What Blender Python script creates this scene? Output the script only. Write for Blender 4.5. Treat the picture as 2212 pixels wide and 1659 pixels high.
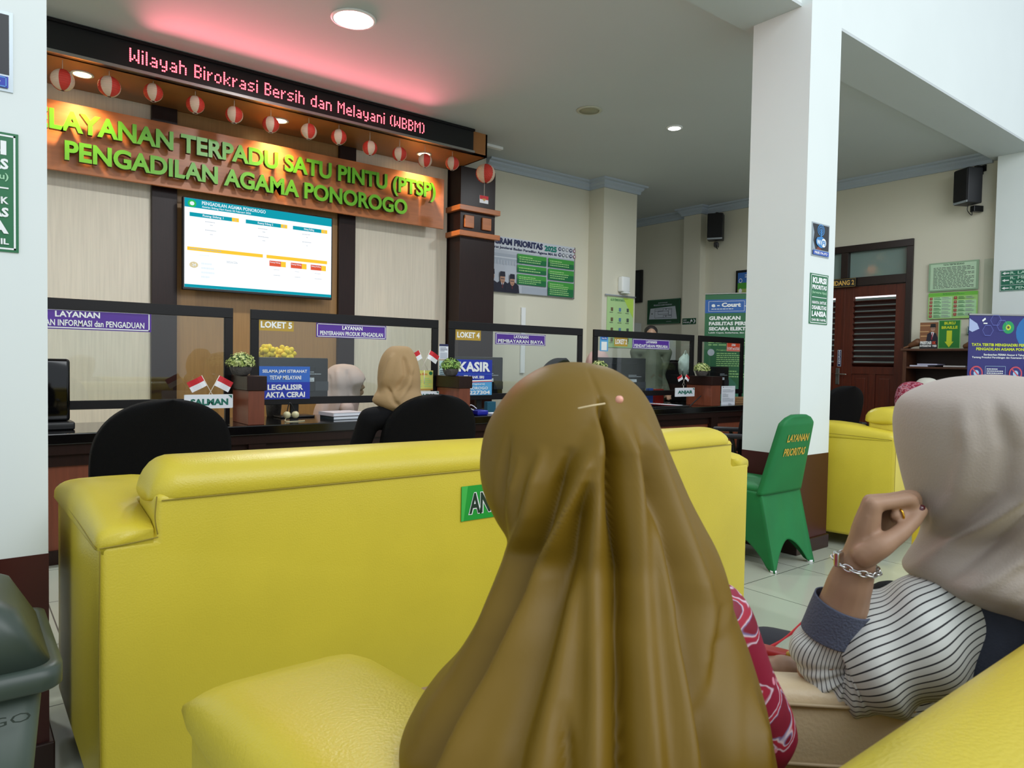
import bpy, bmesh, math, random
from mathutils import Vector, Matrix, Quaternion
random.seed(7)
S = bpy.context.scene
COL = S.collection
PI = math.pi
for o in list(bpy.data.objects): bpy.data.objects.remove(o)

# ------------------------------------------------------------------ camera
FPX = 1530.0; W_, H_ = 2212.0, 1659.0
yaw, pitch, roll = math.radians(38.255), math.radians(-1.822), math.radians(1.0)
CF = Vector((math.sin(yaw)*math.cos(pitch), math.cos(yaw)*math.cos(pitch), math.sin(pitch)))
_r = Vector((math.cos(yaw), -math.sin(yaw), 0)); _u = _r.cross(CF)
CR = math.cos(roll)*_r + math.sin(roll)*_u
CU = -math.sin(roll)*_r + math.cos(roll)*_u
CC = Vector((0, 0, 1.2))
cd = bpy.data.cameras.new('camera'); cam = bpy.data.objects.new('camera', cd); COL.objects.link(cam)
cam.matrix_world = Matrix((( CR.x, CU.x, -CF.x, CC.x), (CR.y, CU.y, -CF.y, CC.y), (CR.z, CU.z, -CF.z, CC.z), (0, 0, 0, 1)))
cd.sensor_fit = 'HORIZONTAL'; cd.sensor_width = 36; cd.lens = 36*FPX/W_; cd.clip_start = 0.02; cd.clip_end = 200
cd.dof.use_dof = True; cd.dof.focus_distance = 4.6; cd.dof.aperture_fstop = 15.0
S.camera = cam

def ray(x, y): return CF + CR*((x-W_/2)/FPX) - CU*((y-H_/2)/FPX)
def atX(x, y, v): d = ray(x, y); return CC + d*((v-CC.x)/d.x)
def atY(x, y, v): d = ray(x, y); return CC + d*((v-CC.y)/d.y)
def atZ(x, y, v): d = ray(x, y); return CC + d*((v-CC.z)/d.z)
def atD(x, y, D): return CC + ray(x, y)*D

# ------------------------------------------------------------------ world, exposure
w = bpy.data.worlds.new('world'); S.world = w; w.use_nodes = True
bg = w.node_tree.nodes['Background']; bg.inputs[0].default_value = (0.80, 0.88, 0.95, 1); bg.inputs[1].default_value = 0.62
S.view_settings.view_transform = 'Standard'; S.view_settings.look = 'None'
S.view_settings.gamma = 1; S.view_settings.exposure = 0.6; S.view_settings.use_curve_mapping = False

def area(name, loc, direction, sx, sy, power, color, spread=180, shape='RECTANGLE'):
    l = bpy.data.lights.new(name, 'AREA'); l.shape = shape; l.size = sx
    if shape in ('RECTANGLE', 'ELLIPSE'): l.size_y = sy
    l.energy = power; l.color = color; l.spread = math.radians(spread)
    o = bpy.data.objects.new(name, l); COL.objects.link(o); o.location = loc
    o.rotation_euler = Vector(direction).to_track_quat('-Z', 'Y').to_euler()
    return o
# daylight of the tall hall behind and above the seats
area('hall_daylight', (3.0, -3.5, 4.8), (0.45, 0.8, -0.62), 7.0, 3.0, 190, (0.94, 0.98, 1.0))
# round recessed ceiling lamps of the low zone (two are in view, the rest stand out of frame)
for i, (x, y) in enumerate(((2.18, 4.60), (5.63, 4.61), (-0.6, 4.6), (6.9, 6.6))):
    area('ceiling_lamp_light', (x, y, 3.53), (0, 0, -1), 0.2, 0.2, 24, (0.93, 0.98, 1.0), 170, 'DISK')
# glow of the red dot matrix display, thrown forward
area('display_glow', (2.3, 5.86, 3.43), (0, -1, 0.0), 2.4, 0.10, 8, (1.0, 0.2, 0.26), 74)

# ------------------------------------------------------------------ materials
def lin(c):
    if isinstance(c, str): c = tuple(int(c[i:i+2], 16)/255 for i in (0, 2, 4))
    return tuple(x/12.92 if x <= .04045 else ((x+.055)/1.055)**2.4 for x in c)
MATS = {}
def M(name, col='808080', rough=.5, metal=0, emit=0, ecol=None, vary=0, scale=8, bump=0, bscale=60, spec=.5, coat=0, stretch=None, col2=None, alpha=1, trans=0, sheen=0):
    if name in MATS: return MATS[name]
    m = bpy.data.materials.new(name); m.use_nodes = True; MATS[name] = m
    nt = m.node_tree; b = nt.nodes['Principled BSDF']; c = lin(col)
    b.inputs['Base Color'].default_value = (*c, 1); b.inputs['Roughness'].default_value = rough
    b.inputs['Metallic'].default_value = metal; b.inputs['Specular IOR Level'].default_value = spec
    b.inputs['Coat Weight'].default_value = coat; b.inputs['Coat Roughness'].default_value = .15
    b.inputs['Transmission Weight'].default_value = trans; b.inputs['Sheen Weight'].default_value = sheen
    if emit: b.inputs['Emission Color'].default_value = (*(ecol or c), 1); b.inputs['Emission Strength'].default_value = emit
    if vary or col2:
        tc = nt.nodes.new('ShaderNodeTexCoord'); mp = nt.nodes.new('ShaderNodeMapping'); nz = nt.nodes.new('ShaderNodeTexNoise')
        nt.links.new(tc.outputs['Object'], mp.inputs[0]); nt.links.new(mp.outputs[0], nz.inputs['Vector'])
        if stretch: mp.inputs['Scale'].default_value = stretch
        nz.inputs['Scale'].default_value = scale; nz.inputs['Detail'].default_value = 5
        mx = nt.nodes.new('ShaderNodeMix'); mx.data_type = 'RGBA'
        d = lin(col2) if col2 else tuple(x*(1-vary) for x in c)
        mx.inputs[6].default_value = (*c, 1); mx.inputs[7].default_value = (*d, 1)
        rp = nt.nodes.new('ShaderNodeMapRange'); rp.inputs[1].default_value = .35; rp.inputs[2].default_value = .65
        nt.links.new(nz.outputs[0], rp.inputs[0]); nt.links.new(rp.outputs[0], mx.inputs[0]); nt.links.new(mx.outputs[2], b.inputs['Base Color'])
    if bump:
        tc = nt.nodes.new('ShaderNodeTexCoord'); nz = nt.nodes.new('ShaderNodeTexNoise'); bp = nt.nodes.new('ShaderNodeBump')
        nt.links.new(tc.outputs['Object'], nz.inputs['Vector']); nz.inputs['Scale'].default_value = bscale; nz.inputs['Detail'].default_value = 3
        nt.links.new(nz.outputs[0], bp.inputs['Height']); bp.inputs['Strength'].default_value = bump; bp.inputs['Distance'].default_value = .01
        nt.links.new(bp.outputs[0], b.inputs['Normal'])
    return m
WALLW = M('white_paint', 'dfe6e4', .55, vary=.03, scale=1.5)
CREAM = M('cream_paint', 'ddd9c6', .6, vary=.03, scale=1.2)
MAROON = M('maroon_gloss_paint', '421715', .35, vary=.12, scale=3)
CEIL = M('ceiling_paint', 'c3c9c9', .7, vary=.02, scale=1)
CORN = M('pale_blue_cornice', 'b3bfca', .5)
SKIRT = M('dark_skirting', '2c1512', .3)
GRANITE = M('black_granite', '0d0b0c', .12, vary=.3, scale=60, spec=.6)
DKBROWN = M('dark_wenge_laminate', '26120d', .35, spec=.3, vary=.25, scale=6, stretch=(12, 12, .8))
REDWOOD = M('reddish_teak_laminate', '7d412b', .38, vary=.18, scale=5, stretch=(10, 10, .7))
ORWOOD = M('orange_teak_laminate', 'c27440', .35, vary=.16, scale=4, stretch=(1.2, 8, 8))
BROWNW = M('brown_soffit_laminate', 'a8703c', .4, vary=.1, scale=4)
PANELC = M('cream_grained_laminate', 'e2d8c4', .38, vary=.1, scale=7, stretch=(9, 9, .35))
TANP = M('tan_brushed_panel', 'a57c49', .35, vary=.12, scale=7, stretch=(9, 9, .5))
BLACKF = M('black_frame_metal', '0d0b0d', .4, spec=.3)
BLKPL = M('black_plastic', '0e0f12', .35)
BLKFAB = M('black_chair_fabric', '08080a', .9, spec=.2, bump=.3, bscale=400)
YEL = M('yellow_leatherette', 'd4c03a', .36, vary=.09, scale=2.5, bump=.12, bscale=220, spec=.45)
SEAM = M('dark_yellow_seam', '8e7c22', .6)
GREENF = M('green_spandex', '08773a', .62, vary=.15, scale=5)
SKIN = M('skin', 'a5836b', .5, vary=.08, scale=20, spec=.35)
WHT = M('print_white', 'eef1f0', .5); BLK = M('print_black', '16181c', .5)
GRNS = M('print_green', '15703f', .4); GRND = M('print_dark_green', '0c4327', .4); GRNL = M('print_light_green', 'a9d78c', .5)
PUR = M('print_purple', '4f2393', .4); GOLD = M('print_gold', 'b8952f', .4); BLUE = M('print_royal_blue', '1530a8', .4)
BLU2 = M('print_mid_blue', '2c66c0', .4); SKY = M('print_sky_blue', '59a8dc', .4); ORANGE = M('print_orange_red', 'd2492a', .4)
RED = M('flag_red', 'cc1f2b', .6); PWHT = M('flag_white', 'eeeef4', .6); NAVY = M('print_navy', '1d2554', .5)
LIME = M('lime_letter_face', '63b01e', .35); LIMED = M('letter_edge_black_green', '10220a', .4)
TEAL = M('print_teal', '0f8070', .4); YELP = M('print_yellow', 'c9d728', .5); GREYP = M('print_grey', '9aa0a8', .5); PGREY = M('print_pale_grey', 'b9bfca', .5)
PAPER = M('paper', 'e8ecf4', .6); MET = M('brushed_steel', 'a9a9a6', .3, 1); CHROME = M('chrome', 'd5d5d5', .12, 1)
SUITM = M('print_suit', '14132a', .5); FACEM = M('print_face', 'b0846c', .5)

def glassmat():
    m = bpy.data.materials.new('clear_glass'); m.use_nodes = True; nt = m.node_tree; nt.nodes.clear()
    o = nt.nodes.new('ShaderNodeOutputMaterial'); mx = nt.nodes.new('ShaderNodeMixShader')
    t = nt.nodes.new('ShaderNodeBsdfTransparent'); g = nt.nodes.new('ShaderNodeBsdfGlossy'); f = nt.nodes.new('ShaderNodeMath'); lw = nt.nodes.new('ShaderNodeLayerWeight'); pw = nt.nodes.new('ShaderNodeMath'); pw.operation = 'POWER'; pw.inputs[1].default_value = 5
    nt.links.new(lw.outputs['Facing'], pw.inputs[0]); f.operation = 'MULTIPLY_ADD'; f.inputs[1].default_value = .9; f.inputs[2].default_value = .045; nt.links.new(pw.outputs[0], f.inputs[0]); g.inputs[1].default_value = .02; t.inputs[0].default_value = (.93, .96, .95, 1)
    nt.links.new(f.outputs[0], mx.inputs[0]); nt.links.new(t.outputs[0], mx.inputs[1]); nt.links.new(g.outputs[0], mx.inputs[2]); nt.links.new(mx.outputs[0], o.inputs[0])
    return m
GLASS = glassmat()
def emis(name, col, s):
    m = bpy.data.materials.new(name); m.use_nodes = True; nt = m.node_tree; nt.nodes.clear()
    o = nt.nodes.new('ShaderNodeOutputMaterial'); e = nt.nodes.new('ShaderNodeEmission'); e.inputs[0].default_value = (*col, 1); e.inputs[1].default_value = s
    nt.links.new(e.outputs[0], o.inputs[0]); MATS[name] = m; return m
LAMPW = emis('lamp_white_glow', (1, 1, .97), 12); LAMPY = emis('lamp_warm_glow', (1, .72, .32), 14)
LEDR = emis('led_red_dots', (1, .075, .10), 4.6)
SCW = emis('screen_white', (.93, .97, 1), .74); SCT = emis('screen_teal', lin('1296a8'), .74); SCY = emis('screen_yellow', lin('f2c53a'), .74)
SCR = emis('screen_red', lin('d8593e'), .74); SCG = emis('screen_green', lin('2fb45c'), .74); SCK = emis('screen_grey', lin('a9b0ba'), .74)
SCT2 = emis('screen_pale', lin('dfeaf2'), .74); SLOT = emis('lit_gap', (1, .9, .95), 1.6)

def tiles():
    m = M('floor_tile', 'b4b8a8', .12, spec=.5); nt = m.node_tree; b = nt.nodes['Principled BSDF']
    g = nt.nodes.new('ShaderNodeNewGeometry'); mp = nt.nodes.new('ShaderNodeMapping'); br = nt.nodes.new('ShaderNodeTexBrick')
    mp.inputs['Location'].default_value = (-3.349, -2.222, 0)
    nt.links.new(g.outputs['Position'], mp.inputs[0]); nt.links.new(mp.outputs[0], br.inputs['Vector'])
    br.offset = 0; br.inputs['Scale'].default_value = 1; br.inputs['Brick Width'].default_value = .6; br.inputs['Row Height'].default_value = .6
    br.inputs['Mortar Size'].default_value = .0028; br.inputs['Mortar Smooth'].default_value = 0
    br.inputs['Color1'].default_value = (*lin('b7bbab'), 1); br.inputs['Color2'].default_value = (*lin('b3b8a9'), 1); br.inputs['Mortar'].default_value = (*lin('5a5c54'), 1)
    nt.links.new(br.outputs[0], b.inputs['Base Color']); return m
TILE = tiles()

# ------------------------------------------------------------------ mesh helpers
I4 = Matrix.Identity(4)
V3_ = lambda *a: Vector(a)
class B:
    def __init__(s): s.bm = bmesh.new(); s.mats = []; s.uvl = None
    def mi(s, m):
        if m not in s.mats: s.mats.append(m)
        return s.mats.index(m)
    def _add(s, verts, faces, m, X=None, smooth=False):
        k = s.mi(m); vs = [s.bm.verts.new(X @ Vector(v) if X else v) for v in verts]; out = []
        for f in faces:
            try:
                fc = s.bm.faces.new([vs[i] for i in f]); fc.material_index = k; fc.smooth = smooth; out.append(fc)
            except ValueError: pass
        return vs, out
    def box(s, x0, x1, y0, y1, z0, z1, m, bev=0, seg=3, X=None):
        t = bmesh.new(); bmesh.ops.create_cube(t, size=1)
        for v in t.verts: v.co = Vector(((x0+x1)/2+v.co.x*(x1-x0), (y0+y1)/2+v.co.y*(y1-y0), (z0+z1)/2+v.co.z*(z1-z0)))
        if bev: bmesh.ops.bevel(t, geom=t.edges[:], offset=bev, segments=seg, affect='EDGES', profile=.5)
        t.verts.index_update()
        s._add([v.co.copy() for v in t.verts], [[v.index for v in f.verts] for f in t.faces], m, X, bool(bev) and seg > 2); t.free(); return s
    def loft(s, rings, m, caps=True, smooth=True, X=None, closed=True):
        n = len(rings[0]); V = [p for r in rings for p in r]; Fc = []
        for i in range(len(rings)-1):
            for j in range(n if closed else n-1):
                a, b = i*n+j, i*n+(j+1) % n; Fc.append((a, b, b+n, a+n))
        if caps: Fc.append(tuple(reversed(range(n)))); Fc.append(tuple((len(rings)-1)*n+j for j in range(n)))
        return s._add(V, Fc, m, X, smooth)
    def cyl(s, p0, p1, r0, r1=None, m=None, n=20, X=None, smooth=True):
        p0, p1 = Vector(p0), Vector(p1); r1 = r0 if r1 is None else r1; q = (p1-p0).to_track_quat('Z', 'Y')
        R = [[p + q @ Vector((r*math.cos(2*PI*j/n), r*math.sin(2*PI*j/n), 0)) for j in range(n)] for p, r in ((p0, r0), (p1, r1))]
        s.loft(R, m, True, smooth, X); return s
    def tube(s, pts, rad, m, n=12, sub=6, X=None, flat=1.0, caps=True):
        P = smooth_path(pts, rad, sub); rings = []; up = Vector((0, 0, 1)); prev = None
        for i, (p, r) in enumerate(P):
            d = (P[min(i+1, len(P)-1)][0]-P[max(i-1, 0)][0]).normalized()
            if prev is None:
                a = d.orthogonal().normalized() if abs(d.z) > .95 else d.cross(up).normalized()
            else: a = (prev - d*prev.dot(d)).normalized()
            prev = a; b = d.cross(a)
            rings.append([p + a*(r*math.cos(2*PI*j/n)) + b*(r*flat*math.sin(2*PI*j/n)) for j in range(n)])
        if caps:
            for end, k in ((0, -1), (len(P)-1, 1)):
                p, r = P[end]; d = (P[end][0]-P[end-k][0]).normalized(); base = rings[0] if end == 0 else rings[-1]
                for t in (.5, .8, .96):
                    rr = [p + (q-p)*math.sqrt(1-t*t) + d*(r*t*.9) for q in base]
                    if end == 0: rings.insert(0, rr)
                    else: rings.append(rr)
                if end == 0: pass
        s.loft(rings, m, True, True, X); return s
    def ball(s, c, r, m, n=16, X=None, Q=None):
        c = Vector(c); r = (r, r, r) if not hasattr(r, '__len__') else r; rings = []
        for i in range(1, n):
            a = PI*i/n
            rings.append([c + (Q @ v if Q else v) for v in (Vector((r[0]*math.sin(a)*math.cos(2*PI*j/(2*n)), r[1]*math.sin(a)*math.sin(2*PI*j/(2*n)), -r[2]*math.cos(a))) for j in range(2*n))])
        s.loft(rings, m, True, True, X); return s
    def lathe(s, prof, m, n=24, X=None, caps=True):
        s.loft([[Vector((r*math.cos(2*PI*j/n), r*math.sin(2*PI*j/n), z)) for j in range(n)] for r, z in prof], m, caps, True, X); return s
    def quad(s, pts, m): s._add(pts, [tuple(range(len(pts)))], m); return s
    def build(s, name, parent=None, fix=True):
        if fix: bmesh.ops.recalc_face_normals(s.bm, faces=s.bm.faces[:])
        me = bpy.data.meshes.new(name); s.bm.to_mesh(me); s.bm.free()
        for m in s.mats: me.materials.append(m)
        return mkobj(name, me, parent)
def mkobj(name, me, parent=None):
    o = bpy.data.objects.new(name, me); COL.objects.link(o)
    if parent is not None: o.parent = parent; o.matrix_parent_inverse = parent.matrix_basis.inverted()
    return o
def smooth_path(pts, rad, sub):
    pts = [Vector(p) for p in pts]; n = len(pts)
    if not hasattr(rad, '__len__'): rad = [rad]*n
    out = []
    for i in range(n-1):
        p0, p1, p2, p3 = pts[max(i-1, 0)], pts[i], pts[i+1], pts[min(i+2, n-1)]
        for k in range(sub):
            t = k/sub
            c = .5*((2*p1)+(p2-p0)*t+(2*p0-5*p1+4*p2-p3)*t*t+(3*p1-p0-3*p2+p3)*t**3)
            out.append((c, rad[i]+(rad[i+1]-rad[i])*(t*t*(3-2*t))))
    out.append((pts[-1], rad[-1])); return out
def tag(o, label=None, cat=None, group=None, kind=None):
    if label: o['label'] = label
    if cat: o['category'] = cat
    if group: o['group'] = group
    if kind: o['kind'] = kind
    return o
def thing(name, label, cat, loc=(0, 0, 0), rz=0, group=None):
    o = bpy.data.objects.new(name, None); COL.objects.link(o); o.location = loc; o.rotation_euler = (0, 0, rz); o.empty_display_size = .1
    bpy.context.view_layer.update() if False else None
    return tag(o, label, cat, group)
def part(b, name, parent):        # geometry given in the parent's local space
    o = b.build(name); o.parent = parent; return o
def struct(b, name): o = b.build(name); o['kind'] = 'structure'; return o
def dup(root, loc=None, rz=None):
    c = root.copy(); COL.objects.link(c)
    if loc is not None: c.location = loc
    if rz is not None: c.rotation_euler = (0, 0, rz)
    for ch in list(root.children):
        d = ch.copy(); COL.objects.link(d); d.parent = c
        for g in list(ch.children): e = g.copy(); COL.objects.link(e); e.parent = d
    return c
def remesh(b, voxel, smooth=6, m=None):
    me = bpy.data.meshes.new('t'); b.bm.to_mesh(me); b.bm.free(); o = bpy.data.objects.new('t', me); COL.objects.link(o)
    r = o.modifiers.new('r', 'REMESH'); r.mode = 'VOXEL'; r.voxel_size = voxel; r.use_smooth_shade = True
    if smooth: q = o.modifiers.new('s', 'SMOOTH'); q.iterations = smooth; q.factor = .5
    dg = bpy.context.evaluated_depsgraph_get(); res = bpy.data.meshes.new_from_object(o.evaluated_get(dg), depsgraph=dg)
    bpy.data.objects.remove(o); bpy.data.meshes.remove(me)
    res.materials.clear(); res.materials.append(m or b.mats[0]); return res

# ------------------------------------------------------------------ text
_tc = {}
def textverts(s, bold=0.0, extrude=0.0):
    key = (s, bold, extrude)
    if key in _tc: return _tc[key]
    c = bpy.data.curves.new('t', 'FONT'); c.body = s; c.offset = bold; c.extrude = extrude; c.resolution_u = 5 if extrude else 2
    o = bpy.data.objects.new('t', c); COL.objects.link(o); dg = bpy.context.evaluated_depsgraph_get()
    me = bpy.data.meshes.new_from_object(o.evaluated_get(dg), depsgraph=dg)
    V = [tuple(v.co) for v in me.vertices]; Fc = [tuple(p.vertices) for p in me.polygons]
    bpy.data.objects.remove(o); bpy.data.curves.remove(c); bpy.data.meshes.remove(me)
    if V: bb = (min(v[0] for v in V), max(v[0] for v in V), min(v[1] for v in V), max(v[1] for v in V))
    else: bb = (0, 1, 0, 1)
    _tc[key] = (V, Fc, bb); return _tc[key]

class Pl:
    def __init__(s, o, u, v=(0, 0, 1)): s.o = Vector(o); s.u = Vector(u).normalized(); s.v = Vector(v).normalized(); s.n = s.u.cross(s.v)
    def w(s, a, b, d=0): return s.o + s.u*a + s.v*b + s.n*d
    def hit(s, x, y):
        d = ray(x, y); t = (s.o-CC).dot(s.n)/d.dot(s.n); p = CC+d*t-s.o; return p.dot(s.u), p.dot(s.v)
def PY(y): return Pl((0, y, 0), (1, 0, 0))            # faces -Y
def PX(x): return Pl((x, 0, 0), (0, -1, 0))           # faces -X

def prints(b, pl, R, els, d0=.0006):
    """els drawn in fractions of rectangle R=(u0,v0,u1,v1), v downwards from the top like reading"""
    u0, v0, u1, v1 = R; U = lambda a: u0+(u1-u0)*a; V = lambda c: v1-(v1-v0)*c; d = d0
    for e in els:
        d += .0003; k = e[0]
        if k == 'r': b.quad([pl.w(U(e[1]), V(e[4]), d), pl.w(U(e[3]), V(e[4]), d), pl.w(U(e[3]), V(e[2]), d), pl.w(U(e[1]), V(e[2]), d)], e[5])
        elif k == 'p': b.quad([pl.w(U(a), V(c), d) for a, c in e[1]], e[2])
        elif k == 'o':
            n = e[6] if len(e) > 6 else 24
            b.quad([pl.w(U(e[1]+e[3]*math.cos(2*PI*j/n)), V(e[2]+e[4]*math.sin(2*PI*j/n)), d) for j in range(n)], e[5])
        elif k == 'b':   # border lines
            x0, y0, x1, y1, m, t = e[1:7]; tx = t; ty = t*(u1-u0)/(v1-v0)
            for q in ((x0, y0, x1, y0+ty), (x0, y1-ty, x1, y1), (x0, y0, x0+tx, y1), (x1-tx, y0, x1, y1)):
                b.quad([pl.w(U(q[0]), V(q[3]), d), pl.w(U(q[2]), V(q[3]), d), pl.w(U(q[2]), V(q[1]), d), pl.w(U(q[0]), V(q[1]), d)], m)
        elif k == 't':   # text fitted in x0,y0,x1,y1
            s_, x0, y0, x1, y1, m = e[1:7]; bold = e[7] if len(e) > 7 else .02
            vv, ff, bb = textverts(s_, bold); sx = (x1-x0)/(bb[1]-bb[0]); sy = (y1-y0)/(bb[3]-bb[2])
            b._add([pl.w(U(x0+(q[0]-bb[0])*sx), V(y1-(q[1]-bb[2])*sy), d) for q in vv], ff, m)
        elif k == 'l':   # tiny unreadable lines of print
            x0, y0, x1, y1, m, n = e[1:7]; rr = random.Random(n*7+int(x0*100))
            for i in range(n):
                yy = y0+(y1-y0)*(i+.25)/n; h = (y1-y0)/n*.42; x = x0; end = x0+(x1-x0)*(1 if i % 3 else rr.uniform(.6, .95))
                while x < end-.01:
                    wv = min(rr.uniform(.04, .12)*(x1-x0), end-x); prints_q(b, pl, U, V, x, yy, x+wv, yy+h, d, m); x += wv+.018*(x1-x0)
def prints_q(b, pl, U, V, x0, y0, x1, y1, d, m): b.quad([pl.w(U(x0), V(y1), d), pl.w(U(x1), V(y1), d), pl.w(U(x1), V(y0), d), pl.w(U(x0), V(y0), d)], m)
def board(b, pl, R, m, t=.004, back=0):
    u0, v0, u1, v1 = R
    c = [pl.w(a, q, dd) for dd in (-t, 0) for a, q in ((u0, v0), (u1, v0), (u1, v1), (u0, v1))]
    b._add(c, [(3, 2, 1, 0), (4, 5, 6, 7), (0, 1, 5, 4), (1, 2, 6, 5), (2, 3, 7, 6), (3, 0, 4, 7)], m)
def sign(name, label, cat, pl, R, base, els, t=.004, group=None, parent=None):
    b = B(); board(b, pl, R, base, t); prints(b, pl, R, els); o = b.build(name, parent, fix=False)
    return o if parent is not None else tag(o, label, cat, group)
def rect(pl, tl, br): a = pl.hit(*tl); c = pl.hit(*br); return (a[0], c[1], c[0], a[1])

# ================================================================== setting
ZC = 3.55; ZS = 3.46; XW = 8.86; YB = 6.72
struct(B().box(-2.2, 9.6, -4.5, 9.0, -.1, 0, TILE), 'floor')
struct(B().box(-2.2, 9.2, 2.87, 8.9, ZC, ZC+.15, CEIL), 'ceiling')
b = B(); b.box(-2.2, 9.2, 2.45, 2.87, ZS, ZS+.02, CEIL); b.box(-2.2, 9.2, 2.45, 2.869, ZS+.02, 6.5, WALLW); struct(b, 'wall_beam')
def column(x0, x1, y0, y1, name, z1=ZS):
    b = B(); b.box(x0, x1, y0, y1, .632, z1, WALLW); b.box(x0-.001, x1+.001, y0-.001, y1+.001, 0, .632, MAROON)
    b.box(x0-.014, x1+.014, y0-.014, y1+.014, 0, .09, SKIRT, .004, 2); struct(b, name)
column(-.175, .208, 2.38, 2.79, 'wall_column_left', 6.5)
column(4.196, 4.566, 2.38, 2.79, 'wall_column_right', 6.5)
# back wall with its pilaster
b = B(); b.box(-2.2, 6.53, YB, YB+.15, 0, ZC, CREAM); struct(b, 'wall_back')
b = B(); b.box(6.53, 7.15, 6.45, 7.0, 0, ZC, CREAM); b.box(6.526, 7.154, 6.446, 6.99, 0, .6, MAROON); struct(b, 'wall_pilaster')
struct(B().box(6.9, 9.2, 8.75, 8.9, 0, ZC, CREAM), 'wall_alcove')
b = B(); b.box(6.53, 6.6, 7.0, 8.8, 0, ZC, CREAM); struct(b, 'wall_alcove_side')
# door wall with door opening Y 3.68..5.34
D0, D1, DT = 3.66, 5.30, 2.725
b = B(); b.box(XW, XW+.15, 2.0, D0, 0, ZC, CREAM); b.box(XW, XW+.15, D1, 8.9, 0, ZC, CREAM); b.box(XW, XW+.15, D0, D1, DT, ZC, CREAM)
struct(b, 'wall_right')
struct(B().box(8.72, XW-.001, 6.60, 6.91, 0, ZC, CREAM), 'wall_alcove_pilaster')
b = B(); b.box(8.70, 9.0, 2.0, 2.79, .0, ZS, WALLW); struct(b, 'wall_pilaster_right')
# wall behind the doors
struct(B().box(9.9, 10.0, 2.6, 6.4, 0, 3.4, M('room_behind_wall', 'a9b8b4', .7)), 'wall_room_behind')
# the left end of the low zone
struct(B().box(-2.3, -2.2, 2.45, 8.9, 0, ZC, CREAM), 'wall_left')
def cornice(pts, name, z=ZC):
    """profile swept along a wall line; pts in plan, moulding grows to the left of travel"""
    prof = [(0, -.11), (.03, -.11), (.035, -.075), (.06, -.05), (.065, -.03), (.10, -.02), (.105, 0), (0, 0)]
    b = B(); n = len(pts); rings = []
    for i, p in enumerate(pts):
        p = Vector((*p, 0)); d0 = (p-Vector((*pts[i-1], 0))).normalized() if i else None; d1 = (Vector((*pts[i+1], 0))-p).normalized() if i < n-1 else None
        n0 = Vector((-d0.y, d0.x, 0)) if d0 else None; n1 = Vector((-d1.y, d1.x, 0)) if d1 else None
        m = (n0+n1)/(1+n0.dot(n1)) if (d0 and d1) else (n0 or n1)
        rings.append([p+m*a+Vector((0, 0, z+c-.0005)) for a, c in prof])
    b.loft(rings, CORN, True, False); struct(b, name)
# back wall runs with the wall on the right hand side (room is towards -Y)
cornice([(7.152, 7.0), (7.152, 6.448), (6.528, 6.448), (6.528, 6.718), (4.86, 6.718)][::1], 'trim_1')
cornice([(8.858, 2.88), (8.858, 6.598), (8.718, 6.598), (8.718, 6.912), (8.858, 6.912), (8.858, 8.75)], 'trim_2')

# ------------------------------------------------------------------ double door with transom
FR = M('dark_door_frame', '20130f', .35, vary=.1); DW = M('door_teak', '5a2413', .32, vary=.3, scale=5, stretch=(8, 8, .9)); DWD = M('door_louvre_wood', '3d1a10', .35, vary=.2, scale=6)
b = B(); x0, x1 = XW-.03, XW+.1; yc = 4.47
for q in ((D0, D0+.07, 0, DT-.085), (D1-.07, D1, 0, DT-.085), (D0, D1, DT-.085, DT), (D0+.07, D1-.07, 2.215, 2.32)): b.box(x0, x1, q[0], q[1], q[2], q[3], FR, .004, 2)
b.box(x0, x1, yc-.045, yc+.045, 2.32, DT-.085, FR, .004, 2)
fr = struct(b, 'door_1')
FROST = M('transom_pane', '7e938e', .08, spec=.6)
for y0, y1 in ((D0+.07, yc-.045), (yc+.045, D1-.07)):
    o = B().box(XW+.03, XW+.036, y0, y1, 2.32, DT-.085, FROST).build('transom_pane', fr)
for k, (y0, y1) in enumerate(((D0+.072, yc-.003), (yc+.003, D1-.072))):
    b = B(); xf = XW; st = .115
    for q in ((y0, y0+st, .01, 2.21), (y1-st, y1, .01, 2.21), (y0+st, y1-st, 2.08, 2.21), (y0+st, y1-st, 1.12, 1.21), (y0+st, y1-st, .01, .2)): b.box(xf, xf+.045, q[0], q[1], q[2], q[3], DW, .003, 2)
    ym = (y0+y1)/2; b.box(xf, xf+.045, ym-.04, ym+.04, .2, 1.12, DW, .003, 2)
    for a, c in ((y0+st, ym-.04), (ym+.04, y1-st)):
        b.box(xf+.016, xf+.03, a, c, .2, 1.12, DW); b.box(xf+.008, xf+.03, a+.045, c-.045, .25, 1.07, DW, .006, 2)
    leaf = b.build('door_leaf', fr)
    b = B()
    for i in range(12):
        z = 1.235+i*.07; X = Matrix.Translation((xf+.022, 0, z)) @ Matrix.Rotation(math.radians(38), 4, 'Y')
        b.box(-.036, .036, y0+st-.002, y1-st+.002, -.006, .006, DWD, .002, 2, X)
    b.build('louvre', leaf)
    B().box(xf+.02, xf+.024, y0+st+.01, y1-st-.01, 2.062, 2.079, SLOT).build('light_gap', leaf)
    if k == 1:
        b = B(); yh = y0+.055; b.box(xf-.008, xf, yh-.024, yh+.024, .98, 1.19, MET, .004, 2)
        b.tube([(xf-.006, yh, 1.115), (xf-.05, yh, 1.115), (xf-.055, yh-.03, 1.115), (xf-.05, yh-.13, 1.112)], .009, CHROME, 10); b.build('door_handle', leaf)
B().box(XW-.006, XW+.002, yc-.012, yc+.012, .01, 2.21, DW, .003, 2).build('meeting_strip', fr)
P86 = PX(XW-.012)
els = [('b', .03, .008, .97, .992, WHT, .05)] + [('t', 'DORONG'[i], .3, .13+.125*i, .7, .23+.125*i, WHT, .03) for i in range(6)] + [('o', .5, .07, .2, .03, WHT)]
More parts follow.
